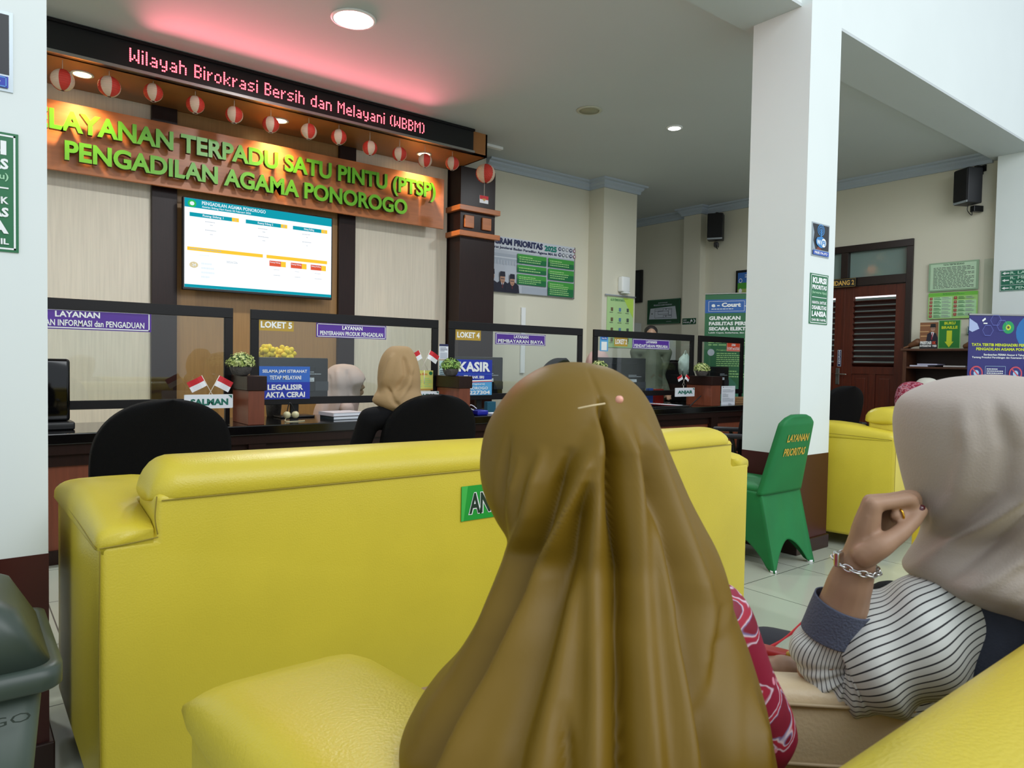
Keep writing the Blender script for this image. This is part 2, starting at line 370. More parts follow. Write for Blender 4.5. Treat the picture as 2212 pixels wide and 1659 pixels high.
u = -(yc+.045)
sign('push_plate', 'narrow blue and white vertical push sticker on the teak door above its lever handle', 'sticker', PX(XW-.006), (u+.005-.025, 1.21, u+.005+.025, 1.42), NAVY, els, .003)
sign('room_sign', 'black plate with gold lettering R. SIDANG 2 above the double door', 'sign', PX(8.80), (-4.72, 2.205, -4.305, 2.315), BLK,
     [('b', .01, .04, .99, .96, GOLD, .006), ('t', 'R. SIDANG 2', .08, .22, .95, .78, M('gold_letter', 'e0b35a', .35), .03)], .018)

# ================================================================== counter wall: panels, pilasters, soffit, post
YP = 6.68
def wallpart(x0, x1, y0, y1, z0, z1, m, name, label, cat, group=None): return tag(B().box(x0, x1, y0, y1, z0, z1, m, .003, 2).build(name), label, cat, group)
SOF = 3.313
wallpart(-2.0, 1.323, YP, YP+.03, 0, SOF, PANELC, 'wall_panel', 'cream grained wall panel beside the left column, left of the television', 'wall panel')
wallpart(3.192, 4.31, YP, YP+.03, 0, SOF, PANELC, 'wall_panel', 'cream grained wall panel between the television and the dark corner post', 'wall panel')
wallpart(1.523, 3.016, YP, YP+.03, 0, SOF, TANP, 'wall_panel', 'golden brown wall panel behind the television', 'wall panel')
wallpart(1.323, 1.523, YP-.04, YP+.03, 0, SOF, DKBROWN, 'wall_strip', 'dark brown vertical wall strip left of the television', 'wall strip')
wallpart(3.016, 3.192, YP-.04, YP+.03, 0, SOF, DKBROWN, 'wall_strip', 'dark brown vertical wall strip right of the television', 'wall strip')
# corner post with two collars and four square studs
post = thing('corner_post', 'tall dark brown corner post with two orange wood collars', 'post', (4.33, 6.45, 0))
part(B().box(0, .47, 0, .26, 0, SOF, DKBROWN, .003, 2), 'shaft', post)
for z in (2.585, 2.86): part(B().box(-.04, .51, -.05, .26, z-.028, z+.028, ORWOOD, .004, 2), 'collar', post)
for x in (.11, .345): part(B().box(x-.062, x+.062, -.022, 0, 2.655, 2.79, ORWOOD, .006, 2), 'stud', post)
# soffit box
sof = thing('soffit', 'brown laminate soffit box overhanging the service counter wall', 'soffit', (0, 0, 0))
b = B(); b.box(-2.0, 4.37, 6.03, YP, SOF, SOF+.02, BROWNW); b.box(-2.0, 4.37, 6.03, 6.05, SOF, ZC-.001, BROWNW); b.box(4.35, 4.37, 6.03, YP, SOF, ZC-.001, BROWNW); part(b, 'casing', sof)
for i, (x, y) in enumerate(((.775, 6.29), (2.296, 6.325), (3.804, 6.35))):
    d = thing('downlight', ('warm round downlight in the soffit, nearest the left column', 'warm round downlight in the middle of the soffit', 'warm round downlight at the right end of the soffit')[i], 'lamp', (x, y, SOF), 0, 'warm soffit downlights')
    part(B().lathe([(.075, 0), (.078, -.006), (.062, -.008), (.058, 0)], WHT), 'rim', d); part(B().cyl((0, 0, -.001), (0, 0, -.006), .058, None, LAMPY, 28), 'lens', d)
    l = bpy.data.lights.new('downlight_lamp', 'SPOT'); l.energy = 42; l.color = (1, .72, .42); l.spot_size = math.radians(125); l.spot_blend = .9; l.shadow_soft_size = .03
    lo = bpy.data.objects.new('downlight_lamp', l); COL.objects.link(lo); lo.location = (x, y, SOF-.03); lo.rotation_euler = (math.radians(2), 0, 0)
# dot matrix display
disp = thing('led_display', 'long black dot matrix display with running red text under the ceiling', 'display', (0, 0, 0))
b = B(); LY = 5.97; b.box(-1.4, 4.165, LY+.012, 6.029, 3.312, 3.54, BLKPL, .004, 2); part(b, 'housing', disp)
b = B(); b.box(-1.4, 4.165, LY-.012, LY+.012, 3.525, 3.545, BLACKF); b.box(-1.4, 4.165, LY-.012, LY+.012, 3.308, 3.33, MET); part(b, 'bezel', disp)
F5 = {'W': '10001 10001 10001 10101 10101 11011 10001', 'i': '1 0 1 1 1 1 1', 'l': '1 1 1 1 1 1 1', 'a': '0000 0000 0110 0001 0111 1001 0111', 'y': '0000 0000 1001 1001 1001 0111 0001 0110',
      'h': '1000 1000 1110 1001 1001 1001 1001', 'B': '1110 1001 1001 1110 1001 1001 1110', 'r': '000 000 101 110 100 100 100', 'o': '0000 0000 0110 1001 1001 1001 0110', 'k': '1000 1000 1001 1010 1100 1010 1001',
      's': '0000 0000 0111 1000 0110 0001 1110', 'e': '0000 0000 0110 1001 1111 1000 0111', 'd': '0001 0001 0111 1001 1001 1001 0111', 'n': '0000 0000 1110 1001 1001 1001 1001',
      'M': '10001 11011 10101 10101 10001 10001 10001', '(': '01 10 10 10 10 10 01', ')': '10 01 01 01 01 01 10', ' ': '00 00'}
txt = 'Wilayah Birokrasi Bersih dan Melayani (WBBM)'
cols = sum(len(F5[c].split()[0])+1 for c in txt)-1
X0, X1 = 1.04, 3.585; cw = (X1-X0)/cols; rh = .0148; zt = 3.482; b = B(); cx = 0
for c in txt:
    rows = F5[c].split()
    for r_, row in enumerate(rows):
        for q, bit in enumerate(row):
            if bit == '1':
                x = X0+(cx+q)*cw; z = zt-r_*rh
                b.quad([(x, LY+.0105, z-rh*.8), (x+cw*.78, LY+.0105, z-rh*.8), (x+cw*.78, LY+.0105, z), (x, LY+.0105, z)], LEDR)
    cx += len(rows[0])+1
o = b.build('lit_text', fix=False); o.parent = disp

# sign board and its letters
sb = thing('sign_board', 'orange wood sign board with raised green letters above the television', 'sign', (0, 6.5, 0))
part(B().box(-1.2, 4.15, 0, .03, 2.61, 3.14, ORWOOD, .003, 2), 'board', sb)
part(B().box(-1.1, 4.05, .03, .135, 2.7, 3.05, DKBROWN), 'bracket', sb)
WB = .034
def raised(s_, xa, xb, z, h, skip=0):
    vv, ff, bb = textverts(s_, WB); V0 = textverts(s_[:skip], WB)[2][1]+.04 if skip else bb[0]
    sc = (xb-xa)/(bb[1]-V0); ch = textverts('H', WB)[2]; sz = h/(ch[3]-ch[2])
    for i, c in enumerate(s_):
        if c == ' ': continue
        pre = textverts(s_[:i+1], WB)[2][1]; vv, ff, cb = textverts(c, WB, .12)
        b = B(); kf = b.mi(LIME); ke = b.mi(LIMED); x = xa+(pre-V0-(cb[1]-cb[0]))*sc; bm = b.bm
        vs = [bm.verts.new((x+(q[0]-cb[0])*sc, -.075-(q[2]/.12)*.0225, z+(q[1]-ch[2])*sz)) for q in vv]
        for f in ff:
            try:
                fc = bm.faces.new([vs[j] for j in f]); fc.normal_update(); fc.material_index = kf if fc.normal.y < -.9 or fc.normal.y > .9 else ke
            except ValueError: pass
        part(b, 'letter', sb)
raised('PELAYANAN TERPADU SATU PINTU (PTSP)', .575, 3.985, 2.896, .152, 2)
raised('PENGADILAN AGAMA PONOROGO', .672, 3.648, 2.678, .148)

# television
tv = thing('television', 'large flat television showing a teal and white court queue page', 'television', (0, 6.5, 0))
b = B(); b.box(1.535, 2.885, .0, .05, 1.765, 2.555, BLKPL, .006, 2); part(b, 'casing', tv)
part(B().box(1.9, 2.5, .05, .14, 1.95, 2.35, BLKPL), 'wall_mount', tv)
b = B(); pl = Pl((0, -.0015, 0), (1, 0, 0)); R = (1.548, 1.788, 2.872, 2.545); board(b, pl, R, SCW, .001)
e = [('r', 0, 0, 1, .10, SCT), ('o', .045, .055, .026, .042, SCG), ('o', .045, .055, .014, .022, SCT2), ('t', 'PENGADILAN AGAMA PONOROGO', .105, .015, .52, .055, SCT2), ('t', 'Antrian Sidang Hari Kamis 05 Februari 2026', .105, .066, .42, .094, SCT2), ('r', 0, .965, 1, 1, SCT)]
for i, (a, c, n, q) in enumerate(((.03, .34, 'Ruang Sidang 1', 'A'), (.385, .67, 'Ruang Sidang 2', 'B'), (.71, .965, 'Sidang Keliling', 'C'))):
    e += [('r', a, .155, c-.045, .2, SCT), ('r', c-.045, .155, c, .2, SCY), ('t', n, a+.08, .163, c-.1, .195, SCT2), ('t', q, c-.028, .163, c-.016, .19, SCK), ('l', (a+c)/2-.06, .235, (a+c)/2+.02, .25, SCK, 1),
          ('l', (a+c)/2-.03, .27, (a+c)/2, .285, SCK, 1), ('l', (a+c)/2-.06, .33, (a+c)/2+.03, .345, SCK, 1), ('l', (a+c)/2-.03, .375, (a+c)/2, .388, SCK, 1)]
e += [('r', .015, .545, .5, .585, SCY), ('r', .525, .545, .965, .585, SCY), ('l', .03, .555, .28, .575, SCK, 1), ('o', .055, .745, .027, .035, M('screen_beige', 'e0d2a8')), ('t', '24', .045, .73, .068, .76, SCT2),
      ('l', .09, .62, .18, .64, SCT2, 1), ('t', '005/6/236', .26, .665, .33, .69, SCK, 0), ('l', .1, .7, .19, .9, SCT2, 4)]
for a, n in ((.545, 'Ruang Sidang'), (.695, 'Ruang Sidang'), (.84, 'Sidang Keliling')):
    e += [('r', a, .61, a+.08, .675, SCR), ('r', a+.08, .61, a+.115, .675, SCY), ('t', n, a+.005, .62, a+.075, .64, SCT2), ('l', a+.03, .71, a+.09, .72, SCK, 1), ('l', a+.03, .775, a+.1, .787, SCK, 1)]
prints(b, pl, R, e, .0002); o = b.build('screen', fix=False); o.parent = tv

# paper lanterns on strings
LR = M('lantern_red_paper', 'd23a2c', .6, vary=.1, scale=20); LW = M('lantern_white_paper', 'dcbfa8', .6); STR = M('white_string', 'd8cfc4', .7)
def lantern(r, gores, off):
    b = B(); n = 48; m = 44; kr, kw = b.mi(LR), b.mi(LW); rows = []
    for i in range(m+1):
        a = .16+(PI-.32)*i/m; rr = r*math.sin(a)*(1-.022*(i % 4 == 0)); rows.append([b.bm.verts.new((rr*math.cos(2*PI*j/n), rr*math.sin(2*PI*j/n), r*.98*math.cos(a))) for j in range(n)])
    for i in range(m):
        for j in range(n):
            f = b.bm.faces.new((rows[i][j], rows[i+1][j], rows[i+1][(j+1) % n], rows[i][(j+1) % n])); f.smooth = False
            f.material_index = kr if int((j+off)/(n/gores)) % 2 == 0 else kw
    return b
names = ['first', 'second', 'third', 'fourth', 'fifth', 'sixth', 'seventh', 'eighth', 'ninth', 'tenth', 'eleventh', 'twelfth']
LP = [(135, 173), (236, 187), (331, 200), (422, 226), (506, 248), (585, 269), (667, 284), (732, 296), (799, 320), (863, 333), (918, 347), (977, 353)]
for i, (x, y) in enumerate(LP):
    p = atY(x, y, 6.085); r = .069
    t = thing('paper_lantern', 'small red and white paper lantern under the soffit, %s from the left' % names[i], 'lantern', p, [.5, 1.0, 1.1, 1.1, .8, 1.0, .4, .9, 1.2, .7, .2, .6][i], 'paper lanterns hanging in a row')
    part(lantern(r*(1.12 if i < 2 else 1), 6, 3), 'shade', t); part(B().cyl((0, 0, r*.95), (0, 0, SOF-p.z-.001), .0022, None, STR, 6), 'string', t)
    part(B().tube([(.02*math.cos(a), .02*math.sin(a), -r*.97) for a in [k*PI/4 for k in range(9)]], .0015, STR, 5, 2, caps=False), 'wire_ring', t)
p = V3_(4.362, 6.04, 3.151); r = .10
t = thing('paper_ball', 'large red and white honeycomb paper ball hanging at the end of the soffit', 'paper ball', p)
b = lantern(r, 6, 2)
for v in b.bm.verts: v.co *= 1+.02*math.sin(20*math.atan2(v.co.y, v.co.x))*math.sin(26*v.co.z/r)
part(b, 'ball', t); part(B().cyl((0, 0, r*.95), (.0, .0, SOF-p.z), .0022, None, STR, 6), 'string', t); part(B().cyl((-.01, 0, -r*.95), (-.012, 0, -.26), .002, None, STR, 6), 'cord', t)
q = Vector((-.02, -.01, -.275))
b = B(); pl = Pl(q, (1, 0, 0)); board(b, pl, (-.055, -.037, .055, .04), PWHT, .002)
G = M('emblem_gold', 'c89b3c', .5)
prints(b, pl, (-.055, -.037, .055, .04), [('r', 0, 0, 1, .5, RED), ('p', [(.5, .3), (.56, .45), (.7, .32), (.66, .6), (.56, .62), (.5, .8), (.44, .62), (.34, .6), (.3, .32), (.44, .45)], G)]); o = b.build('flag_card', fix=False); o.parent = t

# ------------------------------------------------------------------ ceiling fittings
def ceil_lamp(x, y, r, label):
    t = thing('ceiling_light', label, 'lamp', (x, y, ZC)); part(B().lathe([(r+.018, 0), (r+.02, -.008), (r, -.014), (r-.003, 0)], WHT, 40), 'rim', t)
    part(B().cyl((0, 0, -.002), (0, 0, -.012), r-.004, None, LAMPW, 40), 'diffuser', t)
ceil_lamp(2.185, 4.61, .135, 'large round lit ceiling light above the counter')
ceil_lamp(5.631, 4.61, .062, 'small round lit ceiling light far along the ceiling')
t = thing('ceiling_speaker', 'unlit round cream speaker grille flush in the ceiling', 'speaker', (4.66, 4.82, ZC)); OFFW = M('aged_white_plastic', 'b9b69c', .5)
part(B().lathe([(.118, 0), (.12, -.006), (.095, -.012), (.092, 0)], M('pale_rim', 'bfc0ae', .5), 36), 'rim', t); part(B().cyl((0, 0, -.002), (0, 0, -.009), .092, None, M('speaker_grille_cream', '9a987c', .6), 36), 'grille', t)
t = thing('strip_light', 'short white strip fitting on the ceiling behind the corner post', 'lamp', (4.62, 6.28, ZC)); part(B().box(-.13, .13, -.03, .03, -.03, 0, WHT, .004, 2), 'casing', t)

# ------------------------------------------------------------------ loudspeakers on the right wall
def speaker(p, rz, label, w=.2, h=.38):
    t = thing('wall_speaker', label, 'speaker', p, rz, 'black loudspeakers on the door wall')
    part(B().box(-.10, .08, -w/2, w/2, 0, h, M('speaker_cabinet', '1a1b1f', .5), .012, 3), 'cabinet', t)
    part(B().box(-.112, -.098, -w/2+.008, w/2-.008, .03, h-.012, M('speaker_grille', '09080b', .7, bump=.3, bscale=500), .006, 2), 'grille', t)
    part(B().box(-.106, -.098, -w/2+.004, w/2-.004, .004, .028, M('speaker_trim', '9aa2a8', .3), .003, 2), 'trim_strip', t)
    b = B(); b.box(.07, .16, -.02, .02, h-.05, h+.045, BLKPL, .004, 2); b.box(.15, .165, -.05, .05, h-.02, h+.05, BLKPL); b.box(.05, .165, -.03, .03, -.075, -.01, BLKPL, .004, 2); part(b, 'bracket', t)
    part(B().tube([(0, 0, .0), (.0, .01, -.06), (.02, -.03, -.12), (.05, .0, -.05), (.1, .0, -.02)], .004, BLKPL, 8), 'cable', t)
q = atX(1546, 520, XW-.16); speaker((XW-.165, q.y, q.z), .5, 'black loudspeaker high on the wall, nearer the evacuation map', .22, .38)
q = atX(2092, 442, XW-.16); speaker((XW-.165, q.y, q.z), -.5, 'black loudspeaker high on the wall, right of the double door', .2, .38)

# ================================================================== counter
ct = thing('service_counter', 'long dark service counter with black worktop and teak fronts', 'counter', (0, 0, 0))
b = B(); b.box(-1.5, 7.6, 4.65, 5.35, .69, .753, GRANITE, .006, 2); part(b, 'worktop', ct)
b = B(); b.box(-1.5, 7.6, 4.68, 5.3, .63, .69, DKBROWN); part(b, 'rail', ct)
b = B(); b.box(-1.5, 7.6, 4.74, 4.76, .08, .63, REDWOOD); part(b, 'front_panel', ct)
b = B(); b.box(-1.5, 7.6, 4.72, 4.77, 0, .08, DKBROWN); b.box(-1.5, 7.6, 4.72, 4.74, .56, .63, DKBROWN); part(b, 'plinth', ct)
BX = [1.513-1.66, 1.513, 3.173, 4.83, 6.47]
for x in BX: part(B().box(x, x+.115, 4.69, 5.3, 0, .69, DKBROWN, .003, 2), 'leg_panel', ct)
names = ['hidden', 'left of the LOKET 5 window', 'between the LOKET 5 and LOKET 4 windows', 'behind the olive headscarf', 'right of the LOKET 2 window']
for i, x in enumerate(BX):
    if i == 0: continue
    t = thing('divider_box', 'teak counter divider box, %s' % names[i], 'divider', (x, 4.7, .753), 0, 'divider boxes on the counter')
    wv = .105 if i < 4 else .165
    part(B().box(0, wv, 0, .335, 0, .225, REDWOOD, .003, 2), 'body', t); part(B().box(-.012, wv+.012, -.012, .335, .225, .322, DKBROWN, .004, 2), 'cap', t)
# glass screens
FX = [(-.10, 1.519), (1.639, 3.19), (3.297, 4.86), (5.015, 6.61), (6.70, 7.58)]
fl = ['glass counter screen with a black frame beside the left column', 'black framed counter glass with yellow flowers behind it', 'black framed counter glass above the royal blue KASIR notice', 'black framed counter glass with the light blue sticker', 'glass counter screen in a black frame with the orange red label']
YF = 5.05
for i, (x0, x1) in enumerate(FX):
    t = thing('counter_screen', fl[i], 'screen', (0, YF, .753), 0, 'glass screens on the counter'); b = B(); z0, z1 = .105, .782; w_ = .058
    for q in ((x0, x1, z1-.07, z1), (x0, x1, z0, z0+.055), (x0, x0+w_, z0+.055, z1-.07), (x1-w_, x1, z0+.055, z1-.07)): b.box(q[0], q[1], 0, .024, q[2], q[3], BLACKF, .003, 2)
    for x in (x0+.02, x1-.05): b.box(x, x+.03, .0, .03, 0, z0+.01, BLACKF)
    part(b, 'frame', t); part(B().box(x0+w_, x1-w_, .006, .012, z0+.05, z1-.065, GLASS), 'pane', t)
PF = PY(YF+.004); K = 5.05/4.85
def lay(txt2, x0, x1, z0, z1, label, m=PUR, name='counter_label'):
    e = [('b', .012, .05, .988, .95, WHT, .008), ('t', 'LAYANAN', .5-.145, .14, .5+.145, .42, WHT, .03), ('t', txt2, .05, .54, .95, .84, WHT, .02)]
    return sign(name, label, 'label', PF, (x0, z0, x1, z1), m, e, .002)
z_ = lambda z: 1.195+(z-1.2)*K
lay('PERMOHONAN INFORMASI dan PENGADUAN', .19, .965*K, z_(1.347), z_(1.47), 'purple label LAYANAN PERMOHONAN INFORMASI dan PENGADUAN on glass')
lay('PENYERAHAN PRODUK PENGADILAN', 2.037*K, 2.595*K, z_(1.355), z_(1.458), 'purple label LAYANAN PENYERAHAN PRODUK PENGADILAN on the LOKET 5 glass')
lay('PEMBAYARAN BIAYA', 3.638*K, 4.204*K, z_(1.35), z_(1.449), 'purple label LAYANAN PEMBAYARAN BIAYA on the LOKET 4 glass')
lay('PENDAFTARAN PERKARA', 5.359*K, 5.936*K, z_(1.357), z_(1.457), 'purple label LAYANAN PENDAFTARAN PERKARA on the LOKET 2 glass')
lay('E-COURT dan E-LITIGASI', 6.947*K, 7.5, z_(1.366), z_(1.469), 'orange red label LAYANAN E-COURT on the glass beside the right column', ORANGE)
for n_, x0, x1, z0, z1 in (('LOKET 5', 1.627, 1.872, 1.387, 1.469), ('LOKET 4', 3.23, 3.484, 1.374, 1.461), ('LOKET 2', 5.10, 5.287, 1.374, 1.464)):
    sign('window_number', {'5': 'gold LOKET 5 plate at the window corner above the yellow flowers', '4': 'gold LOKET 4 plate in front of the dark corner post', '2': 'gold LOKET 2 plate next to the light blue sticker'}[n_[-1]], 'sign', PF, (x0*K, z_(z0), x1*K, z_(z1)), GOLD, [('t', n_, .06, .22, .95, .78, WHT, .035)], .002)
sign('blue_sticker', 'light blue sticker at the left corner of the LOKET 2 glass', 'sticker', PF, (4.90*K, z_(1.32), 5.012*K, z_(1.468)), SKY, [('r', .12, .05, .88, .25, BLU2), ('r', .16, .38, .84, .94, WHT), ('t', 'Scan Me', .2, .1, .8, .2, WHT)], .002)
# blue notices leaning on glass
PN = PY(5.047)
sign('blue_notice', 'blue notice SELAMA JAM ISTIRAHAT TETAP MELAYANI LEGALISIR AKTA CERAI on counter', 'notice', PN, rect(PN, (560, 791), (669, 861)), BLU2,
     [('r', 0, .48, 1, 1, BLUE), ('t', 'SELAMA JAM ISTIRAHAT', .06, .10, .94, .22, WHT, .02), ('t', 'TETAP MELAYANI', .2, .28, .82, .40, WHT, .02), ('t', 'LEGALISIR', .16, .55, .86, .72, WHT, .035), ('t', 'AKTA CERAI', .12, .78, .9, .95, WHT, .035)], .006)
sign('blue_notice', 'royal blue and sky blue KASIR cashier notice behind a plant', 'notice', PN, rect(PN, (972, 776), (1062, 853)), BLUE,
     [('r', 0, .62, 1, 1, SKY), ('p', [(0, .60), (1, .56), (1, .60), (0, .64)], WHT), ('p', [(0, .63), (1, .6), (1, .62), (0, .66)], RED), ('r', 0, .4, 1, .405, SKY), ('t', 'KASIR', .2, .06, .95, .34, WHT, .04), ('r', .32, .44, .42, .52, WHT), ('t', 'BANK BRI', .45, .45, .8, .53, WHT, .03),
      ('t', '(Data Capture)', .3, .66, .82, .72, WHT), ('t', 'PONOROGO', .3, .76, .9, .84, WHT, .02), ('t', '0002227304', .12, .87, .95, .98, WHT, .03)], .006)
p = atY(948, 745, 5.04)
sign('paper_notice', 'pale blue printed notice with lines between two counter windows', 'notice', PY(5.045), rect(PY(5.045), (949, 743), (968, 776)), PAPER, [('r', 0, 0, 1, .14, NAVY), ('l', .1, .2, .9, .5, NAVY, 4), ('r', .1, .55, .9, .95, PGREY)], .002, 'pale blue notices between windows')
sign('paper_notice', 'pale green printed notice below the pale blue notice', 'notice', PY(5.045), rect(PY(5.045), (949, 779), (968, 812)), M('mint_paper', 'bfdcdc'), [('r', .3, .1, .9, .5, PGREY), ('l', .1, .6, .9, .95, NAVY, 3)], .002, 'pale blue notices between windows')
# yellow green leaflet and name plates
sign('leaflet', 'yellow green leaflet with scalloped hem leaning at the right of LOKET 5', 'leaflet', PY(5.047), rect(PY(5.047), (893, 800), (935, 843)), M('leaflet_yellow', 'd9d873', .5), [('t', 'Zona Baru', .1, .12, .7, .24, ORANGE, .02), ('o', .88, .14, .09, .09, GRNS), ('l', .1, .35, .45, .85, GRNL, 5), ('l', .55, .35, .92, .85, GRNL, 5), ('r', 0, .92, 1, 1, M('leaflet_hem', 'b88a3e'))], .002)
def nameplate(txt, tl, br, Y_, label, m=M('name_green', '0d6b5a', .4)):
    pl = PY(Y_); R = rect(pl, tl, br)
    o = sign('name_plate', label, 'name plate', pl, R, PAPER, [('b', 0, 0, 1, 1, WHT, .012), ('p', [(.9, .06), (.98, .06), (.98, .3)], m), ('t', txt, .12, .3, .9, .78, m, .05)], .006)
    b = B(); b.box(R[0]+.01, R[2]-.01, Y_+.006, Y_+.06, .7535, .757, GLASS); b.box((R[0]+R[2])/2-.06, (R[0]+R[2])/2+.06, Y_+.006, Y_+.01, .755, R[1]+.02, GLASS); s_ = b.build('acrylic_stand', o)
    return R
def crossed_flags(c, s, label):
    t = thing('crossed_flags', label, 'flags', c)
    for k in (-1, 1):
        part(B().cyl((-k*.03*s, 0, -.05*s), (k*.055*s, 0, .11*s), .0022*s, None, STR, 6), 'stick', t)
        d = Vector((k*.085, 0, .16)).normalized(); a = Vector((k*.055*s, 0, .11*s)); ox = Vector((d.z, 0, -d.x))*k
        for j, m in ((0, RED), (1, PWHT)):
            b = B(); L = .036*s; p0 = a - d*(L*j); n = 6; rw = []
            for i in range(n+1):
                q = ox*(i/n*.1*s)+Vector((0, -.006*s*math.sin(i/n*5), 0)); rw.append((p0+q, p0+q-d*L))
            for i in range(n): b.quad([rw[i][0], rw[i+1][0], rw[i+1][1], rw[i][1]], m)
            part(b, 'red_band' if j == 0 else 'white_band', t)
    part(B().cyl((0, .001, -.05*s), (0, .001, -.16*s), .003, None, STR, 6), 'pole', t)
nameplate('SALMAN', (398, 853), (503, 881), 4.75, 'white name plate reading SALMAN in dark green letters')
q = atY(455, 848, 4.76); crossed_flags(q, 1.0, 'crossed small red and white flags above the SALMAN plate')
nameplate('KARLINA', (880, 846), (948, 862), 4.95, 'partly hidden white name plate beneath the yellow green leaflet')
q = atY(917, 786, 4.9); crossed_flags(q, 1.0, 'crossed small red and white flags at the right of LOKET 5')
nameplate('ANJAR', (1459, 838), (1500, 856), 4.86, 'white name plate reading ANJAR in dark green letters')
q = atY(1477, 825, 4.87); crossed_flags(q, .75, 'crossed small red and white flags above the ANJAR plate')
sign('printed_sheet', 'tall white printed letter standing in an acrylic holder near the right column', 'paper', PY(4.8), rect(PY(4.8), (1559, 834), (1587, 877)), PAPER, [('o', .12, .06, .04, .02, BLK), ('l', .2, .04, .9, .08, GREYP, 2), ('l', .08, .16, .92, .32, GREYP, 4), ('l', .08, .36, .5, .55, GREYP, 5), ('l', .08, .58, .92, .78, GREYP, 5), ('l', .5, .84, .75, .92, GREYP, 2)], .003)

# ------------------------------------------------------------------ things on the counter
MON = M('monitor_back', '0e1014', .45, spec=.3, bump=.05)
def monitor(x0, x1, z0, z1, y, label):
    t = thing('monitor', label, 'monitor', ((x0+x1)/2, y, .753)); w_ = (x1-x0)/2; a, c = z0-.753, z1-.753
    b = B(); b.box(-w_, w_, 0, .03, a, c, MON, .008, 3); b.box(-w_*.6, w_*.6, -.018, .0, a+.04, c-.06, MON, .01, 2); b.box(-w_-.001, w_+.001, -.003, 0, a+.05, a+.12, M('monitor_band', '2a2e38', .3)); part(b, 'housing', t)
    b = B(); b.box(-.03, .03, -.01, .02, .01, a+.06, BLKPL, .004, 2); part(b, 'stand', t); part(B().box(-.13, .13, -.08, .09, 0, .014, BLKPL, .006, 2), 'base', t)
    pl = Pl((0, -.0185, 0), (1, 0, 0)); part_(sign_local(pl, (w_*.2, a+.12, w_*.55, a+.15), PAPER, [('l', .1, .1, .9, .9, GREYP, 2)]), 'sticker', t)
    b = B(); prints(b, pl, (w_*.2, a+.17, w_*.75, a+.2), [('l', 0, 0, 1, 1, PGREY, 2)]); o = b.build('small_print', fix=False); o.parent = t
def sign_local(pl, R, base, els): b = B(); board(b, pl, R, base, .001); prints(b, pl, R, els); return b
def part_(b, n, t): o = b.build(n, fix=False); o.parent = t; return o
monitor(1.749, 2.281, .90, 1.20, 5.2, 'black monitor seen from behind beside the blue LEGALISIR notice')
monitor(3.45, 3.99, .893, 1.236, 5.2, 'black monitor seen from behind beside the blue KASIR notice')
monitor(5.25, 5.99, .88, 1.26, 5.22, 'wide black monitor seen from behind in the LOKET 2 window')
monitor(6.98, 7.5, .90, 1.18, 5.2, 'dark monitor seen from behind under the orange red label')
# upright black device at the far left
t = thing('desktop_scanner', 'upright glossy black device standing at the left end of the counter', 'device', (0, 0, 0))
pp = atY(124, 860, 4.95); part(B().box(.25, pp.x+.06, 4.9, 5.02, .80, 1.17, M('piano_black', '08080a', .08), .02, 3), 'housing', t); part(B().box(.25, pp.x+.08, 4.86, 5.04, .753, .80, BLKPL, .01, 3), 'base', t)
# plants in stone bowls
LEAF = M('plant_leaf', '5d8a35', .55, col2='8fae52', scale=30); LEAF2 = M('plant_leaf_pale', '8d9f4a', .55, col2='c2c98a', scale=30); STONE = M('stone_bowl', '56524f', .8, bump=.6, bscale=120, vary=.3, scale=40)
def plant(x, z, r, m, label, y=4.82):
    t = thing('potted_plant', label, 'plant', (x, y, z), 0, 'round potted plants on divider caps')
    part(B().lathe([(r*.45, 0), (r*.62, r*.12), (r*.78, r*.5), (r*.8, r*.72), (r*.72, r*.70), (r*.1, r*.62)], STONE, 28), 'bowl', t)
    b = B(); rr = random.Random(int(x*100)); k = b.mi(m); bm = b.bm
    for i in range(420):
        a = rr.uniform(0, 2*PI); e = math.asin(rr.uniform(-.15, 1)); R = r*rr.uniform(.8, 1.08); c = Vector((R*math.cos(a)*math.cos(e), R*math.sin(a)*math.cos(e), r*.85+R*.85*math.sin(e)))
        nrm = (c-Vector((0, 0, r*.7))).normalized(); u = nrm.orthogonal().normalized(); u = Quaternion(nrm, rr.uniform(0, 6.3)) @ u; v_ = nrm.cross(u); L = r*rr.uniform(.14, .22)
        vs = [bm.verts.new(c+q) for q in (-u*L*.45, v_*L*.5+nrm*L*.1, u*L*.45, -v_*L*.9+nrm*L*.35)]
        f = bm.faces.new((vs[0], vs[1], vs[2], vs[3])); f.material_index = k
    o = b.build('foliage', fix=False); o.parent = t; o['kind'] = 'stuff'
    part(B().ball((0, 0, r*.95), (r*.86, r*.86, r*.72), M('plant_core', '35521f', .8), 10), 'stems', t)
capz = .753+.322
plant(1.50, capz, .088, LEAF2, 'pale green plant in a stone bowl left of the blue LEGALISIR notice')
plant(3.165, capz, .082, LEAF, 'bright green plant in a stone bowl left of the KASIR notice')
plant(4.86, capz, .085, LEAF2, 'pale green plant just showing above the olive headscarf')
plant(6.45, capz, .085, LEAF2, 'pale green plant in a stone bowl right of the LOKET 2 window')
